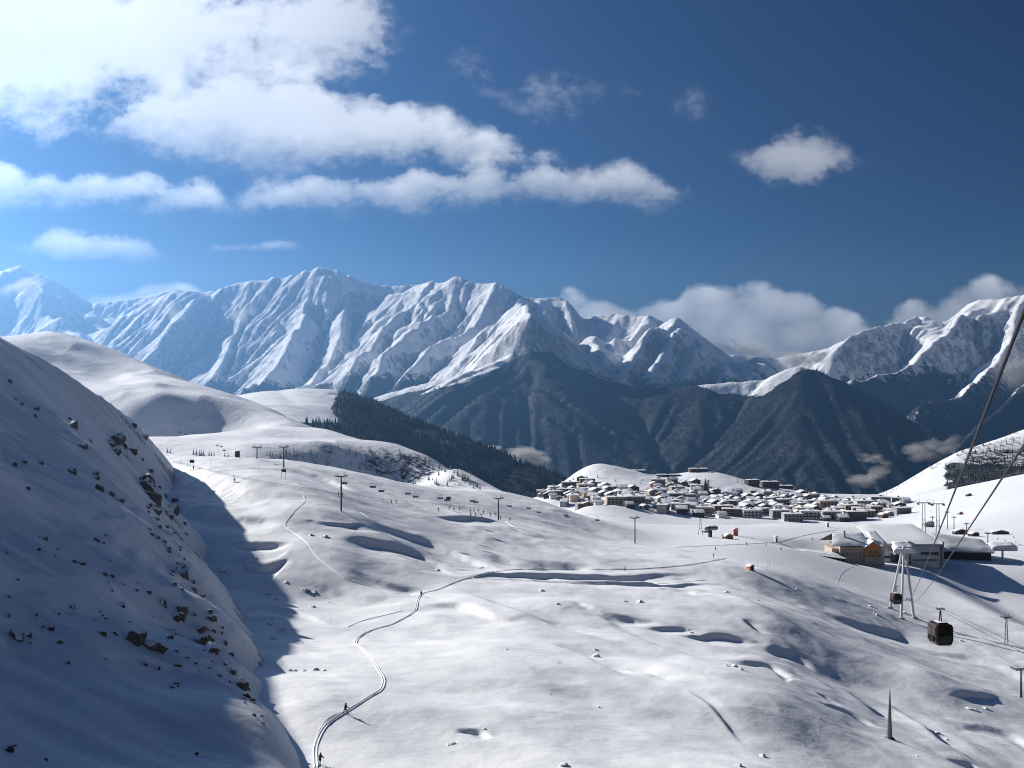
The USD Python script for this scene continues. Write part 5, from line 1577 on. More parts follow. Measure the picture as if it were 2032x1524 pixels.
# terrace on posts, snowed over
tz0, tz1 = Z(1096, 622), Z(1104, 622)
tx0 = X(1590, 622)
tx1 = xa - 2.0
MB().quad_prism([[tx0, 616, tz0 - .5], [tx1, 612, tz1 - .9], [tx1, 636, tz1 - .9], [tx0, 634, tz0 - .5]], [[tx0, 616, tz0], [tx1, 612, tz1], [tx1, 636, tz1], [tx0, 634, tz0]]).build('terrace_deck', M['dark_wood'], rest)
MB().snow_slab([[tx0, 616, tz0 + .02], [tx1, 612, tz1 + .02], [tx1, 636, tz1 + .02], [tx0, 634, tz0 + .02]], .8, 19).build('terrace_snow', M['roof_snow'], rest, smooth=40)
for k in range(9):
    t = k / 8
    x_, y_, z_ = tx0 + t * (tx1 - tx0), 616 - 4 * t, tz0 + t * (tz1 - tz0)
    MB().bar([x_, y_ + .3, z_ - 5.5], [x_, y_ + .3, z_ - .3], .18, .18, 6).build('terrace_post', M['beige_wall'] if k > 6 else M['dark_wood'], rest)
    MB().bar([x_, y_ + .15, z_ + .4], [x_, y_ + .15, z_ + 1.7], .07, .07, 6).build('rail_post', M['brown_wood'], rest)
MB().bar([tx0, 616.15, tz0 + 1.65], [tx1, 612.15, tz1 + 1.65], .09, .09, 6).bar([tx0, 616.15, tz0 + 1.1], [tx1, 612.15, tz1 + 1.1], .05, .05, 6).build('rail', M['brown_wood'], rest)
MB().quad_prism([[tx0 + 6, 619, tz0 - 6], [tx1, 616, tz1 - 6], [tx1, 617, tz1 - 6], [tx0 + 6, 620, tz0 - 6]], [[tx0 + 6, 619, tz0 - 1.2], [tx1, 616, tz1 - 1], [tx1, 617, tz1 - 1], [tx0 + 6, 620, tz0 - 1.2]]).build('terrace_wall', M['dark_wood'], rest)
tag(rest, 'stone mountain restaurant with orange timber gable and snowed-over terrace', 'restaurant')

st = thing('lift_station', (0, 0, 0))
D1 = 655.0
hx0, hx1 = X(1746, D1), X(1866, D1)
hz0, hz1 = -116.0, Z(1081, D1)
MB().box(hx0, hx1, D1, D1 + 46, hz0, hz1).build('hall_wall', M['white_wall'], st)
zt = Z(1041, D1 + 46)
MB().quad_prism([[hx0 - 1, D1 - 2, hz1 - .2], [hx1 + .5, D1 - 2, hz1 - .2], [hx1 + .5, D1 + 47, hz1 - .2], [hx0 - 1, D1 + 47, hz1 - .2]], [[hx0 - 1, D1 - 2, hz1 + .4], [hx1 + .5, D1 - 2, hz1 + .4], [hx1 + .5, D1 + 47, zt], [hx0 - 1, D1 + 47, zt]]).build('hall_roof', M['grey_wall'], st)
MB().snow_slab([[hx0 - 1.3, D1 - 2.4, hz1 + .42], [hx1 + .3, D1 - 2.4, hz1 + .42], [hx1 + .3, D1 + 47, zt + .02], [hx0 - 1.3, D1 + 47, zt + .02]], 1.5, 21).build('roof_snow', M['roof_snow'], st, smooth=40)
MB().box(hx1 + .5, hx1 + 1.5, D1 - 2, D1 + 47.2, hz0, hz1 + 2.2).build('side_wall', M['grey_wall'], st)
for k in range(7):
    x0_ = X(1827, D1) + k * 1.62
    MB().box(x0_, x0_ + 1.5, D1 - .08, D1 + .1, Z(1101.5, D1), Z(1095.5, D1)).build('window', M['glass_dark'], st)
MB().box(X(1812, D1), X(1861, D1), D1 - .07, D1 + .1, Z(1113.5, D1), Z(1109.5, D1)).build('window_strip', M['glass_dark'], st)
MB().box(X(1748, D1), X(1768, D1), D1 - .07, D1 + .1, Z(1108, D1), Z(1103, D1)).build('window_strip', M['glass_dark'], st)
# the mouth of the hall: a canopy deep in snow over two dark bays
cx0, cx1 = X(1766, D1), X(1808, D1)
MB().box(cx0, cx1, D1 - 9, D1 - .01, Z(1096, D1), Z(1092, D1)).build('canopy', M['white_wall'], st)
MB().snow_slab([[cx0 - .7, D1 - 10, Z(1092, D1)], [cx1 + .7, D1 - 10, Z(1092, D1)], [cx1 + .5, D1 + .5, Z(1080, D1)], [cx0 - .5, D1 + .5, Z(1080, D1)]], 2.6, 23).build('canopy_snow', M['roof_snow'], st, smooth=50)
MB().box(cx0 + .4, X(1783, D1), D1 - .12, D1 + .1, Z(1121, D1), Z(1098, D1)).build('bay_opening', M['glass_dark'], st)
MB().box(X(1795, D1), cx1 - .2, D1 - .12, D1 + .1, Z(1121, D1), Z(1098, D1)).build('bay_opening', M['glass_dark'], st)
MB().mesh(rounded([[X(1785, D1), D1 - 8.5, hz0], [X(1793, D1), D1 - 6.5, Z(1096, D1) - .02]], .3, 8)).build('column', M['white_paint'], st, smooth=35)
# annex on the right under one long roof, dark timber below
D2 = 690.0
ax0, ax1 = X(1866, D2) + 1.5, X(1967, D2)
MB().box(ax0, ax1, D2, D2 + 22, -126.0, Z(1093, D2)).build('annex_wall', M['dark_wood'], st)
zA, zB = Z(1058, D2 + 18), Z(1071, D2 + 18)
MB().quad_prism([[ax0, D2 - 2, Z(1092, D2) - .5], [ax1 + 1, D2 - 2, Z(1096, D2) - .5], [ax1 + 1, D2 + 24, Z(1096, D2) - .5], [ax0, D2 + 24, Z(1092, D2) - .5]], [[ax0, D2 - 2, Z(1091, D2)], [ax1 + 1, D2 - 2, Z(1095, D2)], [ax1 + 1, D2 + 18, zB], [ax0, D2 + 18, zA]]).build('annex_roof', M['grey_wall'], st)
MB().snow_slab([[ax0, D2 - 2.4, Z(1091, D2) + .02], [ax1 + 1.2, D2 - 2.4, Z(1095, D2) + .02], [ax1 + 1.2, D2 + 18, zB + .02], [ax0, D2 + 18, zA + .02]], 1.3, 25).build('roof_snow', M['roof_snow'], st, smooth=40)
for k in range(6):
    x_ = ax0 + 5 + k * 4.6
    MB().box(x_, x_ + .35, D2 - .35, D2 - .02, -126, Z(1096, D2)).build('annex_post', M['brown_wood'], st)
# gantry reaching out on a pillar
gx0, gx1 = ax1 + 1.3, X(2021, D2)
MB().box(gx0, gx1, D2 + 1, D2 + 9, Z(1094, D2), Z(1088, D2)).build('gantry', M['white_wall'], st)
MB().snow_slab([[gx0, D2 + .8, Z(1088, D2)], [gx1, D2 + .8, Z(1088, D2)], [gx1, D2 + 9.2, Z(1082, D2)], [gx0, D2 + 9.2, Z(1082, D2)]], 1.2, 27).build('gantry_snow', M['roof_snow'], st, smooth=40)
MB().bar([X(1995, D2), D2 + 4, -130], [X(1995, D2), D2 + 4, Z(1094, D2) - .02], .75, .7, 12).build('pillar', M['white_paint'], st, smooth=35)
tag(st, 'large white cable car station with snow-laden canopy and dark timber annex', 'lift station')


def hut(px, py, w, d, h, wall, label, rz=0.2, pitch=.45, name='hut', trim='dark_wood', snow=.45, cat='hut', D=None, lift=0.0):
    q = ground_px(px, py) if D is None else P(px, py, D)
    t = thing(name, q + [0, 0, lift], rz)
    MB().box(-w / 2, w / 2, -d / 2, d / 2, -1.5, h).build('wall', M[wall], t)
    r_ = h + w / 2 * pitch
    g_ = trimesh.Trimesh([[-w / 2, -d / 2, h + .003], [w / 2, -d / 2, h + .003], [0, -d / 2, r_], [-w / 2, d / 2, h + .003], [w / 2, d / 2, h + .003], [0, d / 2, r_]], [[0, 1, 2], [3, 5, 4], [0, 2, 5], [0, 5, 3], [1, 4, 5], [1, 5, 2], [0, 3, 4], [0, 4, 1]], process=False)
    g_.fix_normals()
    obj('gable', g_, M[wall], t)
    for s in (-1, 1):
        MB().snow_slab([[0, -d / 2 - .4, r_ + .05], [s * (w / 2 + .5), -d / 2 - .4, h - .5 * pitch], [s * (w / 2 + .5), d / 2 + .4, h - .5 * pitch], [0, d / 2 + .4, r_ + .05]], snow, 3 + s).build('roof_snow', M['roof_snow'], t, smooth=40)
    MB().box(-.5, .5, -d / 2 - .05, -d / 2 + .05, 0, min(2.1, h - .1)).build('door', M[trim], t)
    if w > 5:
        MB().box(-w * .38, -w * .2, -d / 2 - .05, -d / 2 + .05, h * .4, h * .75).build('window', M['glass_dark'], t)
        MB().box(w * .2, w * .38, -d / 2 - .05, -d / 2 + .05, h * .4, h * .75).build('window', M['glass_dark'], t)
    tag(t, label, cat)
    return t


hut(1489, 1131, 2.5, 2.2, 1.9, 'orange_wood', 'tiny orange timber hut alone on the open snow', .5, .5, snow=.25)
hut(1444, 1069, 5.4, 3.5, 1.9, 'orange_wood', 'low orange timber hut beside the chairlift terminal', .35, .5, snow=.3)
hut(1460, 1063, 2.6, 2.4, 4.0, 'red_paint', 'narrow red hut with snowy roof behind the orange hut', -.4, .6, snow=.45)
hut(471, 906, 2.6, 2.4, 3.2, 'brown_wood', 'small brown cabin on the snow rise at left', .3, .2, snow=.25)
hut(1748, 1061, 8.5, 6, 3.8, 'brown_wood', 'dark brown hut with snow on its roof behind the restaurant', .25, .35, snow=.5)
hut(1905, 1060, 11, 5, 2.8, 'dark_wood', 'long dark hut behind the right wing of the station', .1, .3, snow=.5)
hut(1932, 1064, 7, 5, 2.4, 'dark_wood', 'low dark hut right of the long hut behind the station', .3, .35, snow=.5)
hut(1985, 1060, 13, 3, 1.8, 'dark_wood', 'very long low dark shed on the snow at far right', -.1, .25, snow=.35)
hut(1842, 1046, 9, 6, 4.5, 'grey_wall', 'grey lift hut under the two tall portal pylons', .1, .3, snow=.7)
hut(1540, 1075, 1.6, 1.4, 3.4, 'white_wall', 'white booth under a snowy slab on the flat snow', .3, .2, snow=.35)
hut(1642, 1046, 1.8, 1.6, 3.6, 'white_wall', 'pale booth on the shaded snow before the village', .2, .2, snow=.3)

# chairlift terminal
q = ground_px(1409, 1066)
k = q[1] / F
tm = thing('lift_terminal', q, .45)
MB().mesh(rounded([[-.9, -1, -1], [.9, 1, 4.2]], .3, 8)).build('column', M['dark_steel'], tm, smooth=35)
cap_ = trimesh.creation.capsule(height=6.5, radius=1.55, count=[16, 16])
cap_.apply_transform(trimesh.transformations.rotation_matrix(math.pi / 2, [0, 1, 0]))
cap_.apply_scale([1, 1.1, .85])
cap_.apply_translation([.8 - cap_.centroid[0], 0, 5.4])
obj('housing', cap_, M['terminal'], tm, smooth=True)
MB().snow_slab([[-2.6, -1.0, 6.45], [4.2, -1.0, 6.45], [4.2, 1.0, 6.45], [-2.6, 1.0, 6.45]], .5, 31).build('snow_cap', M['roof_snow'], tm, smooth=45)
MB().box(-5.2, -.9, -1.6, 1.6, 3.2, 3.7).build('platform', M['dark_steel'], tm)
MB().box(2.6, 4.6, -1.62, -1.3, 4.8, 5.7).build('panel', M['glass_dark'], tm)
tag(tm, 'grey rounded chairlift terminal on a dark column, snow on top', 'lift terminal')
q = ground_px(1390, 1062)
af = thing('a_frame_mast', q, .3)
k = q[1] / F
for s in (-1, 1):
    MB().bar([s * 5.0 * k, 0, -1], [s * .6 * k, 0, 32 * k], .2, .14, 8).build('leg', M['steel'], af, smooth=35)
MB().bar([-2 * k, 0, 32 * k], [2 * k, 0, 32 * k], .2, .2, 8).build('crossbar', M['steel'], af)
MB().bar([-3.2 * k, 0, 14 * k], [3.2 * k, 0, 14 * k], .1, .1, 6).build('brace', M['steel'], af)
tag(af, 'dark A-shaped steel mast left of the rounded chairlift terminal', 'mast')

# portal pylons behind the station
for px, top, lab in ((1833, 998, 'left one of two tall portal pylons rising behind the station'), (1861, 1000, 'right one of two tall portal pylons rising behind the station')):
    D = 800.0
    x_ = X(px, D)
    z0 = ground_xy(x_, D)
    h = Z(top, D) - z0
    t = thing('portal_pylon', (x_, D, z0), .05)
    for s in (-1, 1):
        MB().bar([s * 1.5, 0, -1], [s * .8, 0, h], .34, .24, 8).build('leg', M['steel'], t, smooth=35)
    MB().mesh(rounded([[-5.2, -.3, h - .2], [5.2, .3, h + .45]], .1, 6)).build('crossarm', M['steel'], t, smooth=35)
    for s in (-1, 1):
        MB().mesh(rounded([[s * 4.4 - .5, -1.8, h - 1.3], [s * 4.4 + .5, 1.8, h - .22]], .2, 6)).build('sheave_train', M['dark_steel'], t, smooth=35)
        MB().bar([s * 3.2, 0, h + .4], [s * 3.2, 0, h + 2.4], .1).bar([s * 3.2, 0, h + 2.4], [s * 5.0, 0, h + 2.4], .1).build('lifting_frame', M['steel'], t)
    MB().bar([-1.2, 0, h * .35], [1.1, 0, h * .6], .12, .12, 6).bar([1.2, 0, h * .35], [-1.1, 0, h * .6], .12, .12, 6).build('brace', M['steel'], t)
    tag(t, lab, 'pylon')
for i, (px, py, hh) in enumerate(((1880, 1050, 34), (1893, 1052, 26), (1918, 1056, 17), (1850, 1048, 22), (1960, 1098, 40))):
    q = ground_px(px, py)
    lift_pylon(q, hh * q[1] / F, .4 + i * .2, ['slim pylon just right of the portal pylons', 'short pylon left of the long dark hut', 'very short pylon behind the annex roof', 'short pylon between the two portal pylons', 'grey pylon beside the right end of the annex'][i], 1.6)

# snow groomer on the right slope
q = ground_px(1907, 1021)
sg = thing('snow_groomer', q, .3)
s_ = 1.25
for s in (-1, 1):
    MB().mesh(rounded([[-2.3 * s_, s * 1.45 - .55, 0], [2.3 * s_, s * 1.45 + .55, 1.0]], .4, 8)).build('track', M['cloth_black'], sg, smooth=35)
MB().mesh(rounded([[-2.0, -1.5, .7], [2.2, 1.5, 1.7]], .2, 8)).build('body', M['red_paint'], sg, smooth=35)
MB().mesh(rounded([[-.9, -1.2, 1.65], [1.3, 1.2, 3.0]], .25, 8)).build('cab', M['red_paint'], sg, smooth=35)
MB().box(-.98, -.86, -1.0, 1.0, 2.0, 2.8).build('window', M['glass_dark'], sg)
MB().box(-.6, 1.1, -1.27, -1.17, 2.0, 2.8).build('window', M['glass_dark'], sg)
MB().quad_prism([[-3.6, -2.4, .2], [-3.4, -2.4, .2], [-3.4, 2.4, .2], [-3.6, 2.4, .2]], [[-3.7, -2.4, 1.4], [-3.5, -2.4, 1.4], [-3.5, 2.4, 1.4], [-3.7, 2.4, 1.4]]).build('blade', M['steel'], sg)
MB().bar([-3.4, -.8, .8], [-2.0, -.8, .9], .12).bar([-3.4, .8, .8], [-2.0, .8, .9], .12).build('arm', M['steel'], sg)
MB().mesh(rounded([[2.7, -2.2, .1], [3.5, 2.2, .7]], .2, 6)).build('tiller', M['dark_steel'], sg, smooth=35)
tag(sg, 'red snow groomer parked on the sunny right slope', 'snow groomer')
hut(1922, 984, 7, 4, 2.6, 'dark_wood', 'dark hut high on the sunny right slope', .5, .4, snow=.2)

# ------------------------------------------------------------------ the village
protos = {}


def village_house(kind, q, rz, label, group, sc=1.0, cat='chalet'):
    name = {'block': 'apartment_block', 'tower': 'hotel'}.get(kind.split('_')[0], 'chalet')
    if kind in protos:
        return tag(copy_of(protos[kind], name, q, rz, sc), label, cat, group)
    t = thing(name, q, rz, sc)
    protos[kind] = t
    shape, wall = kind.split('_', 1)
    if shape == 'block':
        w, d, h = 22.0, 12.0, 9.0
    elif shape == 'tower':
        w, d, h = 27.0, 13.0, 13.5
    else:
        w, d, h = {'small': (10.0, 9.0, 5.2), 'wide': (14.0, 11.0, 6.4)}[shape]
    MB().box(-w / 2, w / 2, -d / 2, d / 2, -9.0, h).build('wall', M[wall], t)
    if shape in ('block', 'tower'):
        MB().box(-w / 2 - .5, w / 2 + .5, -d / 2 - .9, d / 2 + .5, h + .003, h + .5).build('roof', M['dark_wood'], t)
        MB().snow_slab([[-w / 2 - .6, -d / 2 - 1, h + .5], [w / 2 + .6, -d / 2 - 1, h + .5], [w / 2 + .6, d / 2 + .6, h + .5], [-w / 2 - .6, d / 2 + .6, h + .5]], .6, 5).build('roof_snow', M['roof_snow'], t, smooth=40)
        fl = int(h // 2.9)
        for i in range(fl):
            z = .9 + i * 2.9
            for j in range(5):
                x = -w / 2 + w * (j + .5) / 5
                MB().box(x - 1.1, x + 1.1, -d / 2 - .06, -d / 2 + .05, z, z + 1.6).build('window', M['glass_dark'], t)
            if i:
                MB().box(-w / 2 + .6, w / 2 - .6, -d / 2 - 1.2, -d / 2 - .002, z - .75, z - .55).box(-w / 2 + .6, w / 2 - .6, -d / 2 - 1.2, -d / 2 - 1.1, z - .55, z + .3).build('balcony', M['dark_wood'], t)
        MB().box(-1.6, 1.4, 1, 4, h + .5, h + 3.0).build('roof_hut', M[wall], t)
    else:
        r_ = h + w / 2 * .42
        g_ = trimesh.Trimesh([[-w / 2, -d / 2, h + .003], [w / 2, -d / 2, h + .003], [0, -d / 2, r_], [-w / 2, d / 2, h + .003], [w / 2, d / 2, h + .003], [0, d / 2, r_]], [[0, 1, 2], [3, 5, 4], [0, 2, 5], [0, 5, 3], [1, 4, 5], [1, 5, 2], [0, 3, 4], [0, 4, 1]], process=False)
        g_.fix_normals()
        obj('gable', g_, M['brown_wood'], t)
        for s in (-1, 1):
            MB().box(*sorted((s * .1, s * (w / 2 + .9))), -d / 2 - .8, d / 2 + .8, h - .55, h - .42).build('eave', M['dark_wood'], t)
            MB().snow_slab([[0, -d / 2 - 1.0, r_ + .06], [s * (w / 2 + 1.1), -d / 2 - 1.0, h - .4], [s * (w / 2 + 1.1), d / 2 + 1.0, h - .4], [0, d / 2 + 1.0, r_ + .06]], .5, 7 + s).build('roof_snow', M['roof_snow'], t, smooth=40)
        for i in range(2):
            for j in range(3):
                x = -w / 2 + w * (j + .5) / 3
                MB().box(x - .8, x + .8, -d / 2 - .06, -d / 2 + .05, .7 + i * 2.6, 2.1 + i * 2.6).build('window', M['glass_dark'], t)
        MB().box(-w / 2 + .4, w / 2 - .4, -d / 2 - 1.1, -d / 2 - .002, 2.5, 2.7).box(-w / 2 + .4, w / 2 - .4, -d / 2 - 1.1, -d / 2 - 1.0, 2.7, 3.4).build('balcony', M['dark_wood'], t)
        MB().box(w * .18, w * .18 + .9, 1, 1.9, h + .2, r_ + 1.0).build('chimney', M['concrete'], t)
    return tag(t, label, cat, group)


placed = []


def free(x, y, r):
    return all((x - a) ** 2 + (y - b) ** 2 > (r + c) ** 2 for a, b, c in placed)


def v_at(px, D, kind, label, group=None, rz=0.0, sc=1.0, cat='apartment block', sink=0.0):
    x, y = X(px, D), D
    placed.append((x, y, 13.0 * (sc if np.ndim(sc) == 0 else sc[0])))
    return village_house(kind, np.array([x, y, ground_xy(x, y) - sink]), rz, label, group, sc, cat)


front = [(1222, 1290, 'block_beige_wall', 'pale beige block standing alone at the left end of the front row'), (1258, 1300, 'block_grey_wall', 'grey block right of the lone pale beige block'), (1350, 1300, 'block_white_wall', 'whitish block above the left side of the shaded slope'), (1394, 1295, 'block_beige_wall', 'beige block over the A-shaped mast'),
         (1452, 1300, 'block_red_wall', 'reddish brown block in the middle of the front row'), (1491, 1292, 'block_white_wall', 'white block right of the reddish brown one'), (1549, 1295, 'block_grey_wall', 'grey block with wide snowy roof in the front row'), (1607, 1290, 'block_white_wall', 'pale block above the white booth'),
         (1650, 1292, 'block_grey_wall', 'grey block above the pale booth'), (1697, 1285, 'block_brown_wood', 'dark brown block at the right of the front row')]
for i, (px, D, k, lab) in enumerate(front):
    v_at(px, D, k, lab, rz=R_.uniform(-.15, .15), sc=(1.0 + .15 * R_.random(), 1.0, 1.0 + .12 * R_.random()))
for px, D, k, lab, rz, sc in ((1132, 1660, 'tower_dark_wood', 'long dark hotel on the left shoulder of the village', .15, (1.0, 1, .8)), (1165, 1720, 'tower_brown_wood', 'dark hotel behind the left shoulder hotel', .1, (.9, 1, .6)), (1265, 1870, 'block_dark_wood', 'dark block on the crest right of the snowy mound', .1, (1.2, 1, .7)),
                       (1325, 1860, 'tower_dark_wood', 'very long low dark hotel on the village crest', .05, (1.5, 1, .6)), (1385, 1880, 'tower_brown_wood', 'dark stepped hotel at the middle of the village crest', .1, (1.2, 1, .7)), (1492, 1790, 'tower_dark_wood', 'tall dark hotel at the edge of the open snowfield', .3, (.8, 1, 1.0)),
                       (1527, 1800, 'tower_brown_wood', 'big dark brown hotel on the skyline of the village', .1, (1.1, 1, 1.05)), (1555, 1830, 'block_dark_wood', 'dark block stepping down right of the big brown hotel', -.1, (1.3, 1, 1.0)), (1170, 1520, 'block_white_wall', 'pale block below the left shoulder of the village', .2, (1.3, 1, .8)),
                       (1205, 1560, 'block_grey_wall', 'grey block below the snowy mound', .1, (1.2, 1, .7)), (1345, 1560, 'tower_white_wall', 'long white building in the centre of the village', .1, (1.1, 1, .6)), (1640, 1500, 'tower_beige_wall', 'large beige building right of the village centre', .2, (1.0, 1, .8)),
                       (1715, 1500, 'block_white_wall', 'white block near the right end of the village', .1, (1.2, 1, 1.0)), (1748, 1520, 'block_grey_wall', 'grey block at the right end of the village', -.2, (1.3, 1, 1.0)), (1735, 1380, 'block_red_wall', 'reddish block at the lower right of the village', .2, (.8, 1, 1.1)), (1788, 1330, 'block_grey_wall', 'dark grey block beside the foot of the right slope', .3, (1.0, 1, .9))):
    v_at(px, D, k, lab, rz=rz, sc=sc, sink=4.0 if D > 1780 else 0.0, cat='hotel' if k.startswith('tower') else 'apartment block')
# bell tower of the pointed church
x_, y_ = X(1400, 1620), 1620.0
ch = thing('church', (x_, y_, ground_xy(x_, y_)), .1)
prof = [(0, 30), (1.5, 22), (4, 11), (9, 3), (15, 0)]
from scipy.interpolate import PchipInterpolator as _PI
rr = np.array([15, 9, 4.2, 2.0, .4])
zz = np.array([0, 4, 11, 19, 27.0])
cv = []
for i in range(24):
    a = i / 24 * 2 * math.pi
    for r1, z1 in zip(rr, zz):
        cv.append([r1 * math.cos(a), r1 * math.sin(a) * .8, z1])
cf = []
for i in range(24):
    for j in range(4):
        a, b = i * 5 + j, ((i + 1) % 24) * 5 + j
        cf += [[a, b, b + 1], [a, b + 1, a + 1]]
obj('curved_roof', (np.array(cv), np.array(cf)), M['dark_wood'], ch, smooth=50)
MB().box(2.5, 5.5, -1.5, 1.5, -2, 25).build('bell_tower', M['grey_wall'], ch)
MB().box(2.3, 5.7, -1.7, 1.7, 25.002, 25.6).build('cap', M['roof_snow'], ch)
tag(ch, 'pointed church with sweeping dark roof and bell tower below the open snowfield', 'church')
placed.append((x_, y_, 15))

kinds_v = [('small_brown_wood', 5), ('wide_beige_wall', 4), ('wide_brown_wood', 4), ('small_white_wall', 3), ('wide_grey_wall', 3), ('block_beige_wall', 2), ('wide_dark_wood', 3), ('wide_red_wall', 2), ('block_grey_wall', 2)]
bag = [k for k, n in kinds_v for _ in range(n)]
names_v = {'wide_red_wall': 'wide reddish chalet under thick snow in the village', 'block_grey_wall': 'grey apartment block among the chalets of the village', 'small_brown_wood': 'small brown timber chalet under thick snow in the village', 'wide_beige_wall': 'wide beige chalet under thick snow in the village', 'wide_brown_wood': 'wide brown chalet under thick snow in the village', 'small_white_wall': 'small white chalet under thick snow in the village', 'wide_grey_wall': 'wide grey chalet under thick snow in the village', 'block_beige_wall': 'beige apartment block among the chalets of the village', 'wide_dark_wood': 'wide dark timber chalet under thick snow in the village'}
count = 0
ygrid = np.arange(1268, 1960, 21.0)
for y in ygrid:
    xl = X(np.interp(y, [1268, 1400, 1600, 1960], [1205, 1110, 1080, 1120]), y)
    xr = X(np.interp(y, [1268, 1400, 1600, 1960], [1760, 1800, 1775, 1730]), y)
    for x in np.arange(xl, xr, 22.0):
        x2, y2 = x + R_.uniform(-7, 7), y + R_.uniform(-7, 7)
        px = CX + x2 / y2 * F
        if R_.random() < .14 or count >= 300:
            continue
        if y2 > 1720 and (1155 < px < 1245 or 1415 < px < 1480):
            continue
        if 1640 < y2 < 1760 and 1190 < px < 1290 or 1700 < y2 < 1800 and 1410 < px < 1485:
            continue
        kd = R_.choice(bag)
        rad = 11.0 if kd.startswith('block') else 7.0
        if not free(x2, y2, rad):
            continue
        placed.append((x2, y2, rad))
        count += 1
        zone = ('front' if y2 < 1420 else 'middle' if y2 < 1620 else 'back') + ' rows, ' + ('left' if px < 1330 else 'centre' if px < 1550 else 'right') + ' of the village'
        nm_ = names_v[kd].replace(' in the village', '').replace(' of the village', '')
        village_house(kd, np.array([x2, y2, ground_xy(x2, y2) - R_.uniform(0, 1.0)]), R_.choice([0.1, -.2, 1.4, 1.7, .35]) + R_.uniform(-.2, .2), nm_ + ', ' + zone, nm_.replace('chalet under', 'chalets under').replace('block among', 'blocks among') + ', ' + zone, R_.uniform(.8, 1.15), 'apartment block' if kd.startswith('block') else 'chalet')

# ------------------------------------------------------------------ conifers
def conifer(name, loc, seed, mat, h=11.0, layers=9, sides=9):
    t = thing(name, loc, seed)
    MB().bar([0, 0, -1.0], [0, 0, h * .9], h * .018, h * .004, 6).build('trunk', M['dark_wood'], t)
    r = random.Random(seed)
    mb_ = MB()
    for k in range(layers):
        f = k / (layers - 1)
        z = h * (.08 + .84 * f)
        rad = h * (.19 * (1 - f) ** .8 + .012)
        n = max(4, int(sides * (1 - .4 * f)))
        for j in range(n):
            a = 2 * math.pi * (j + r.random() * .8) / n
            L = rad * r.uniform(.7, 1.15)
            dr = L * r.uniform(.35, .6)
            w_ = L * .36
            c, s = math.cos(a), math.sin(a)
            tip = [c * L, s * L, z - dr]
            base = [0, 0, z + h * .05]
            p1_ = [c * L * .55 - s * w_, s * L * .55 + c * w_, z - dr * .55 - .1 * L]
            p2_ = [c * L * .55 + s * w_, s * L * .55 - c * w_, z - dr * .55 - .1 * L]
            top = [c * L * .5, s * L * .5, z - dr * .25 + .12 * L]
            mb_.put([base, p1_, tip, p2_, top], [[0, 1, 4], [1, 2, 4], [2, 3, 4], [3, 0, 4], [0, 3, 1], [1, 3, 2]])
    mb_.build('crown', M[mat], t)
    return t


tree_protos = []


def plant(q, label, group, h):
    k = R_.randrange(5)
    if len(tree_protos) < 5:
        t = conifer('conifer', q, 100 + len(tree_protos), 'needles', 10.0)
        tree_protos.append(t)
    else:
        t = copy_of(tree_protos[k], 'conifer', q, R_.uniform(0, 6.28), (h / 10 * R_.uniform(.85, 1.2), h / 10 * R_.uniform(.85, 1.2), h / 10))
    tag(t, label, 'tree', group)


n_tree = 0
for k in range(900):
    if n_tree >= 175:
        break
    px = R_.uniform(548, 955)
    lip = np.interp(px, [548, 600, 650, 760, 850, 900, 955], [902, 893, 890, 896, 914, 935, 966])
    low = np.interp(px, [548, 600, 690, 760, 850, 955], [928, 932, 955, 966, 968, 980])
    py = lip + (low - lip) * (R_.random() ** 1.25)
    q = hill.hit(px, py)
    if q is None or q[1] > 1420:
        continue
    n_tree += 1
    zone = ('left' if px < 680 else 'middle' if px < 820 else 'right') + (' upper' if py < lip + 14 else ' lower') + ' part'
    plant(q, 'snow-dusted conifer on the shaded bank behind the piste, ' + zone, 'conifers on the shaded bank, ' + zone, R_.uniform(4.5, 10.0))
for px, py in [(332, 898), (338, 899), (384, 902), (390, 903), (396, 903), (400, 904), (404, 903), (415, 906), (420, 905), (425, 906), (446, 906), (453, 907), (530, 903), (536, 905), (541, 905), (548, 906), (555, 908), (566, 906), (575, 904), (582, 902)]:
    q = hill.hit(px, py)
    if q is not None:
        plant(q, 'small conifer along the lip behind the white rise', 'small conifers along the lip behind the rise', R_.uniform(4, 8))
for k in range(70):
    px = R_.uniform(1885, 2040)
    py = np.interp(px, [1885, 1940, 2032], [905, 893, 876]) + R_.uniform(-12, 22)
    q = rhill.hit(px, py)
    if q is not None:
        plant(q, 'dark conifer on the far slope above the right cable', 'conifers on the far right slope', R_.uniform(6, 11))
for k in range(16):
    px = R_.uniform(1700, 1850)
    py = np.interp(px, [1700, 1760, 1850], [990, 978, 926]) + R_.uniform(1, 5)
    q = rhill.hit(px, py)
    if q is not None:
        plant(q, 'dark conifer on the crest of the white far slope', 'conifers on the crest of the far slope', R_.uniform(5, 8))

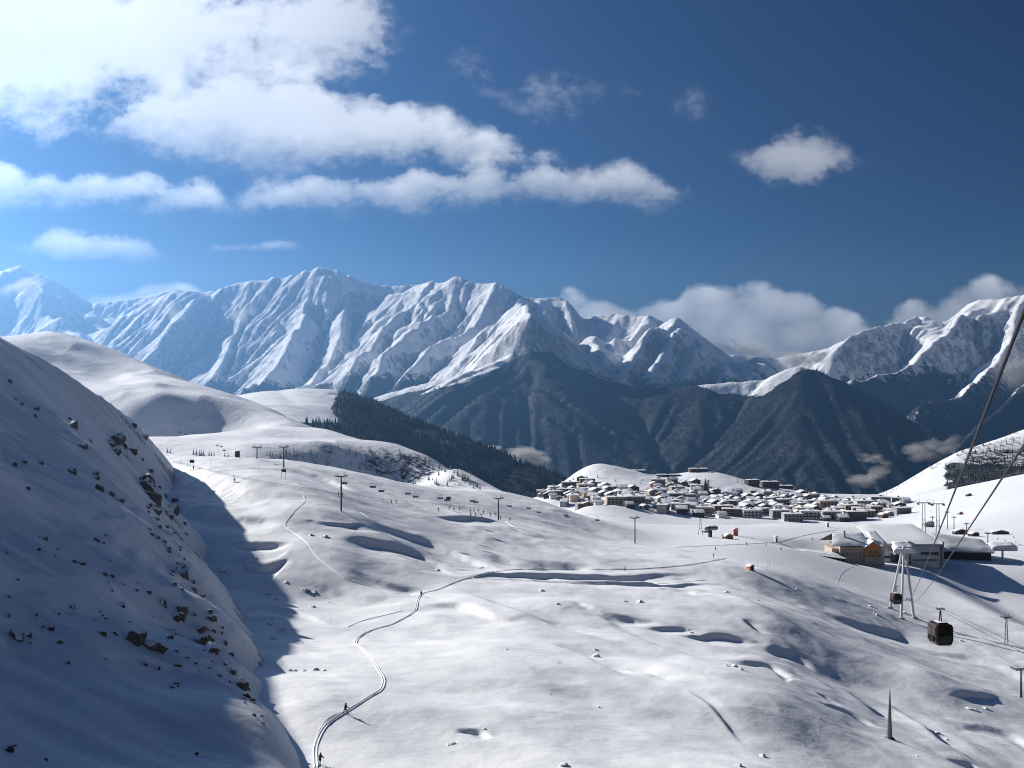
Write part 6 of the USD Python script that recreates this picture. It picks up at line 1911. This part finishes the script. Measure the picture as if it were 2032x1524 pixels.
# woods that read as one mass
def wood_stuff(name, pts, hs, seed, label):
    pi = UsdGeom.PointInstancer.Define(stage, '/World/' + name)
    r = np.random.default_rng(seed)
    targets = []
    for j in range(3):
        m = MB()
        rr_ = random.Random(seed + j)
        for z0, z1, rad in ((.06, .5, .17), (.3, .75, .125), (.55, 1.0, .08)):
            n = 7
            ring = [[rad * rr_.uniform(.75, 1.2) * math.cos(2 * math.pi * i / n), rad * rr_.uniform(.75, 1.2) * math.sin(2 * math.pi * i / n), z0 + rr_.uniform(-.05, .05)] for i in range(n)]
            m.put(ring + [[0, 0, z1]], [[i, (i + 1) % n, n] for i in range(n)])
        pm = usdkit.mesh(stage, '/World/%s/tree_%03d' % (name, j + 1), m.get(), M['far_needles'])
        targets.append(pm.GetPath())
    pi.CreatePrototypesRel().SetTargets(targets)
    pi.CreateProtoIndicesAttr(Vt.IntArray.FromNumpy(r.integers(0, 3, len(pts)).astype(np.int32)))
    pi.CreatePositionsAttr(Vt.Vec3fArray.FromNumpy(pts.astype(np.float32)))
    sc = hs * r.uniform(.65, 1.25, len(pts))
    pi.CreateScalesAttr(Vt.Vec3fArray.FromNumpy(np.stack([sc, sc, sc], 1).astype(np.float32)))
    tag(pi, label, 'forest', kind='stuff')


def scatter(X_, Y_, Z_, mask, n, seed):
    r = np.random.default_rng(seed)
    w = np.clip(mask, 0, None).ravel()
    area = np.abs(np.gradient(X_, axis=1) * np.gradient(Y_, axis=0)).ravel()
    w = w * area
    idx = r.choice(len(w), n, p=w / w.sum(), replace=True)
    i, j = np.unravel_index(idx, X_.shape)
    a, b = r.uniform(0, 1, n), r.uniform(0, 1, n)
    i, j = np.clip(i, 0, X_.shape[0] - 2), np.clip(j, 0, X_.shape[1] - 2)

    def bl(Q): return (1 - a) * (1 - b) * Q[i, j] + a * (1 - b) * Q[i + 1, j] + (1 - a) * b * Q[i, j + 1] + a * b * Q[i + 1, j + 1]
    return np.stack([bl(X_), bl(Y_), bl(Z_) - 1.0], 1)


vis = ss(kw, .35, .6) * (np.abs(KX / KY) < .55) * (KX / KY > U(570))
wood_stuff('valley_forest', scatter(KX, KY, KZ, vis, 9000, 1), 14.0, 3, 'dark conifer forest on the slope right of the snowy knoll')
vis = ss(rw, .4, .7) * (RY > 1700)
wood_stuff('slope_forest', scatter(RX, RY, RZ, vis, 900, 2), 9.0, 5, 'dark forest patch on the far right slope')

vis = ss(mwood, .4, .7) * (MY < 7600) * (np.abs(MU) < .53) * (MZ > -640)
wood_stuff('mountain_forest', scatter(MX, MY, MZ, vis, 15000, 4), 17.0, 7, 'vast dark forest covering the mountain across the valley')
for k in range(26):
    px, py = R_.uniform(1105, 1300), R_.uniform(946, 990)
    q = ground_px(px, py)
    if q is not None and q[1] > 1250:
        plant(q, 'dark conifer on the snowy mound at the left of the village', 'conifers on the snowy mound of the village', R_.uniform(5, 9))
for k in range(20):
    px, py = R_.uniform(1330, 1760), R_.uniform(950, 1000)
    q = ground_px(px, py)
    if q is not None and q[1] > 1250:
        plant(q, 'dark conifer growing between the village roofs', 'conifers between the village roofs', R_.uniform(6, 11))

# avalanche barriers on the far slope
bar_p = None
for i, (px, py) in enumerate([(1905 + 14 * c + 5 * (r % 2), 893 - 9 * r + 1.2 * (9 - c) - 3.2 * c * .6) for r in range(4) for c in range(9)]):
    q = rhill.hit(px, py)
    if q is None or px > 2040:
        continue
    if bar_p is None:
        bar_p = thing('avalanche_barrier', q, .1)
        for s in (-4, 0, 4):
            MB().bar([s, 1.2, -.5], [s, -.3, 2.6], .16, .16, 6).build('post', M['dark_steel'], bar_p)
        for z in (.6, 1.2, 1.8, 2.4):
            MB().bar([-5.2, -.1 - .1 * z + .6, z], [5.2, -.1 - .1 * z + .6, z], .13, .13, 5).build('rail', M['dark_steel'], bar_p)
        t = bar_p
    else:
        t = copy_of(bar_p, 'avalanche_barrier', q, .1 + R_.uniform(-.1, .1))
    tag(t, 'short dark avalanche barrier in a row on the far right slope', 'barrier', 'avalanche barriers on the far right slope')
for i, (px, py) in enumerate([(1848, 925), (1857, 928), (1850, 931), (1862, 922)]):
    q = rhill.hit(px, py)
    if q is not None and bar_p is not None:
        tag(copy_of(bar_p, 'avalanche_barrier', q, .3), 'avalanche barrier low on the white face of the far slope', 'barrier', 'avalanche barriers low on the white face')

# ------------------------------------------------------------------ scraps of cloud in the valley and on the mountainsides
def puff_mesh(seed, n=10, stretch=(1.0, .6, .45)):
    r = np.random.default_rng(seed)
    balls = []
    for k in range(n):
        c = r.normal(0, .33, 3) * [1.0, .7, .6]
        balls.append(m3.Manifold.sphere(r.uniform(.16, .40) * (1 - .5 * min(1, abs(c[0]))), 20).translate(list(c)))
    m = m3.Manifold.batch_boolean(balls, m3.OpType.Add).refine_to_length(.10).to_mesh()
    t = trimesh.Trimesh(m.vert_properties[:, :3], m.tri_verts, process=True)
    big = max(t.split(only_watertight=False), key=lambda q_: len(q_.faces))
    trimesh.smoothing.filter_taubin(big, iterations=12)
    v = big.vertices
    v += (meshkit.fbm(v * 6 + seed, 4, seed) - .5)[:, None] * .42 * big.vertex_normals
    big.vertices = v * stretch
    return big


def cloud_mat(name, density):
    g = Graph()
    vol = g.n('principled_volume', 'volume', color=(.97, .975, .985), density=density, anisotropy=.35)
    return g.done('/World/Looks/' + name, volume=vol)


M['wisp'] = cloud_mat('wisp', .006)
M['thin_wisp'] = cloud_mat('thin_wisp', .0028)
for i, (px, py, D, wpx, asp, tilt, mt, lab) in enumerate([
        (1045, 910, 4000, 105, .50, -.1, 'wisp', 'ragged white cloud low in the valley before the wooded mountain'), (978, 890, 4200, 40, .40, .1, 'thin_wisp', 'small faint cloud left of the ragged valley cloud'), (1075, 945, 3800, 30, .6, .2, 'thin_wisp', 'tiny faint cloud under the ragged valley cloud'),
        (1725, 945, 3600, 90, .5, .15, 'thin_wisp', 'grey cloud wisp behind the right end of the village'), (1735, 912, 4200, 75, .45, .1, 'thin_wisp', 'thin cloud above the right end of the village'), (1850, 892, 3800, 130, .38, .25, 'thin_wisp', 'long thin cloud lying behind the far right slope'),
        (345, 618, 9600, 44, 1.35, .9, 'thin_wisp', 'upright cloud scrap on the hazy jagged mountain'), (480, 622, 9300, 58, .75, .5, 'thin_wisp', 'bright cloud scrap below the jagged crest'), (45, 570, 11000, 110, .38, .45, 'thin_wisp', 'cloud scrap on the far left peak'),
        (1490, 700, 9000, 150, .4, -.3, 'thin_wisp', 'cloud sinking behind the fluted mountain'), (1600, 712, 7600, 150, .3, .1, 'thin_wisp', 'mist lying behind the peak of the wooded mountain'), (2010, 730, 6500, 110, .9, .8, 'thin_wisp', 'thin cloud against the right mountainside')]):
    s = wpx * D / F
    t = puff_mesh(300 + i, 14 if wpx > 60 else 8, (1.0, .55, 1.0))
    v = t.vertices - t.bounds.mean(0)
    v /= np.array([np.ptp(v[:, 0]), np.ptp(v[:, 0]), np.ptp(v[:, 2])])
    v = v * [s, s * 1.0, s * asp]
    ct, sn = math.cos(tilt), math.sin(tilt)
    v = np.stack([v[:, 0] * ct - v[:, 2] * sn, v[:, 1], v[:, 0] * sn + v[:, 2] * ct], 1)
    key = '%s_%d' % (mt, i)
    M[key] = cloud_mat(key, (0.55 if mt == 'wisp' else 0.28) / (s * min(asp, 1) * .6))
    cl = thing('cloud', P(px, py, D))
    for nm, k in (('outer_veil', 1.0), ('middle_veil', .84), ('inner_veil', .68), ('core', .50)):
        obj(nm, (v * k, t.faces), M[key], cl, smooth=True)
    tag(cl, lab, 'cloud', kind='stuff')
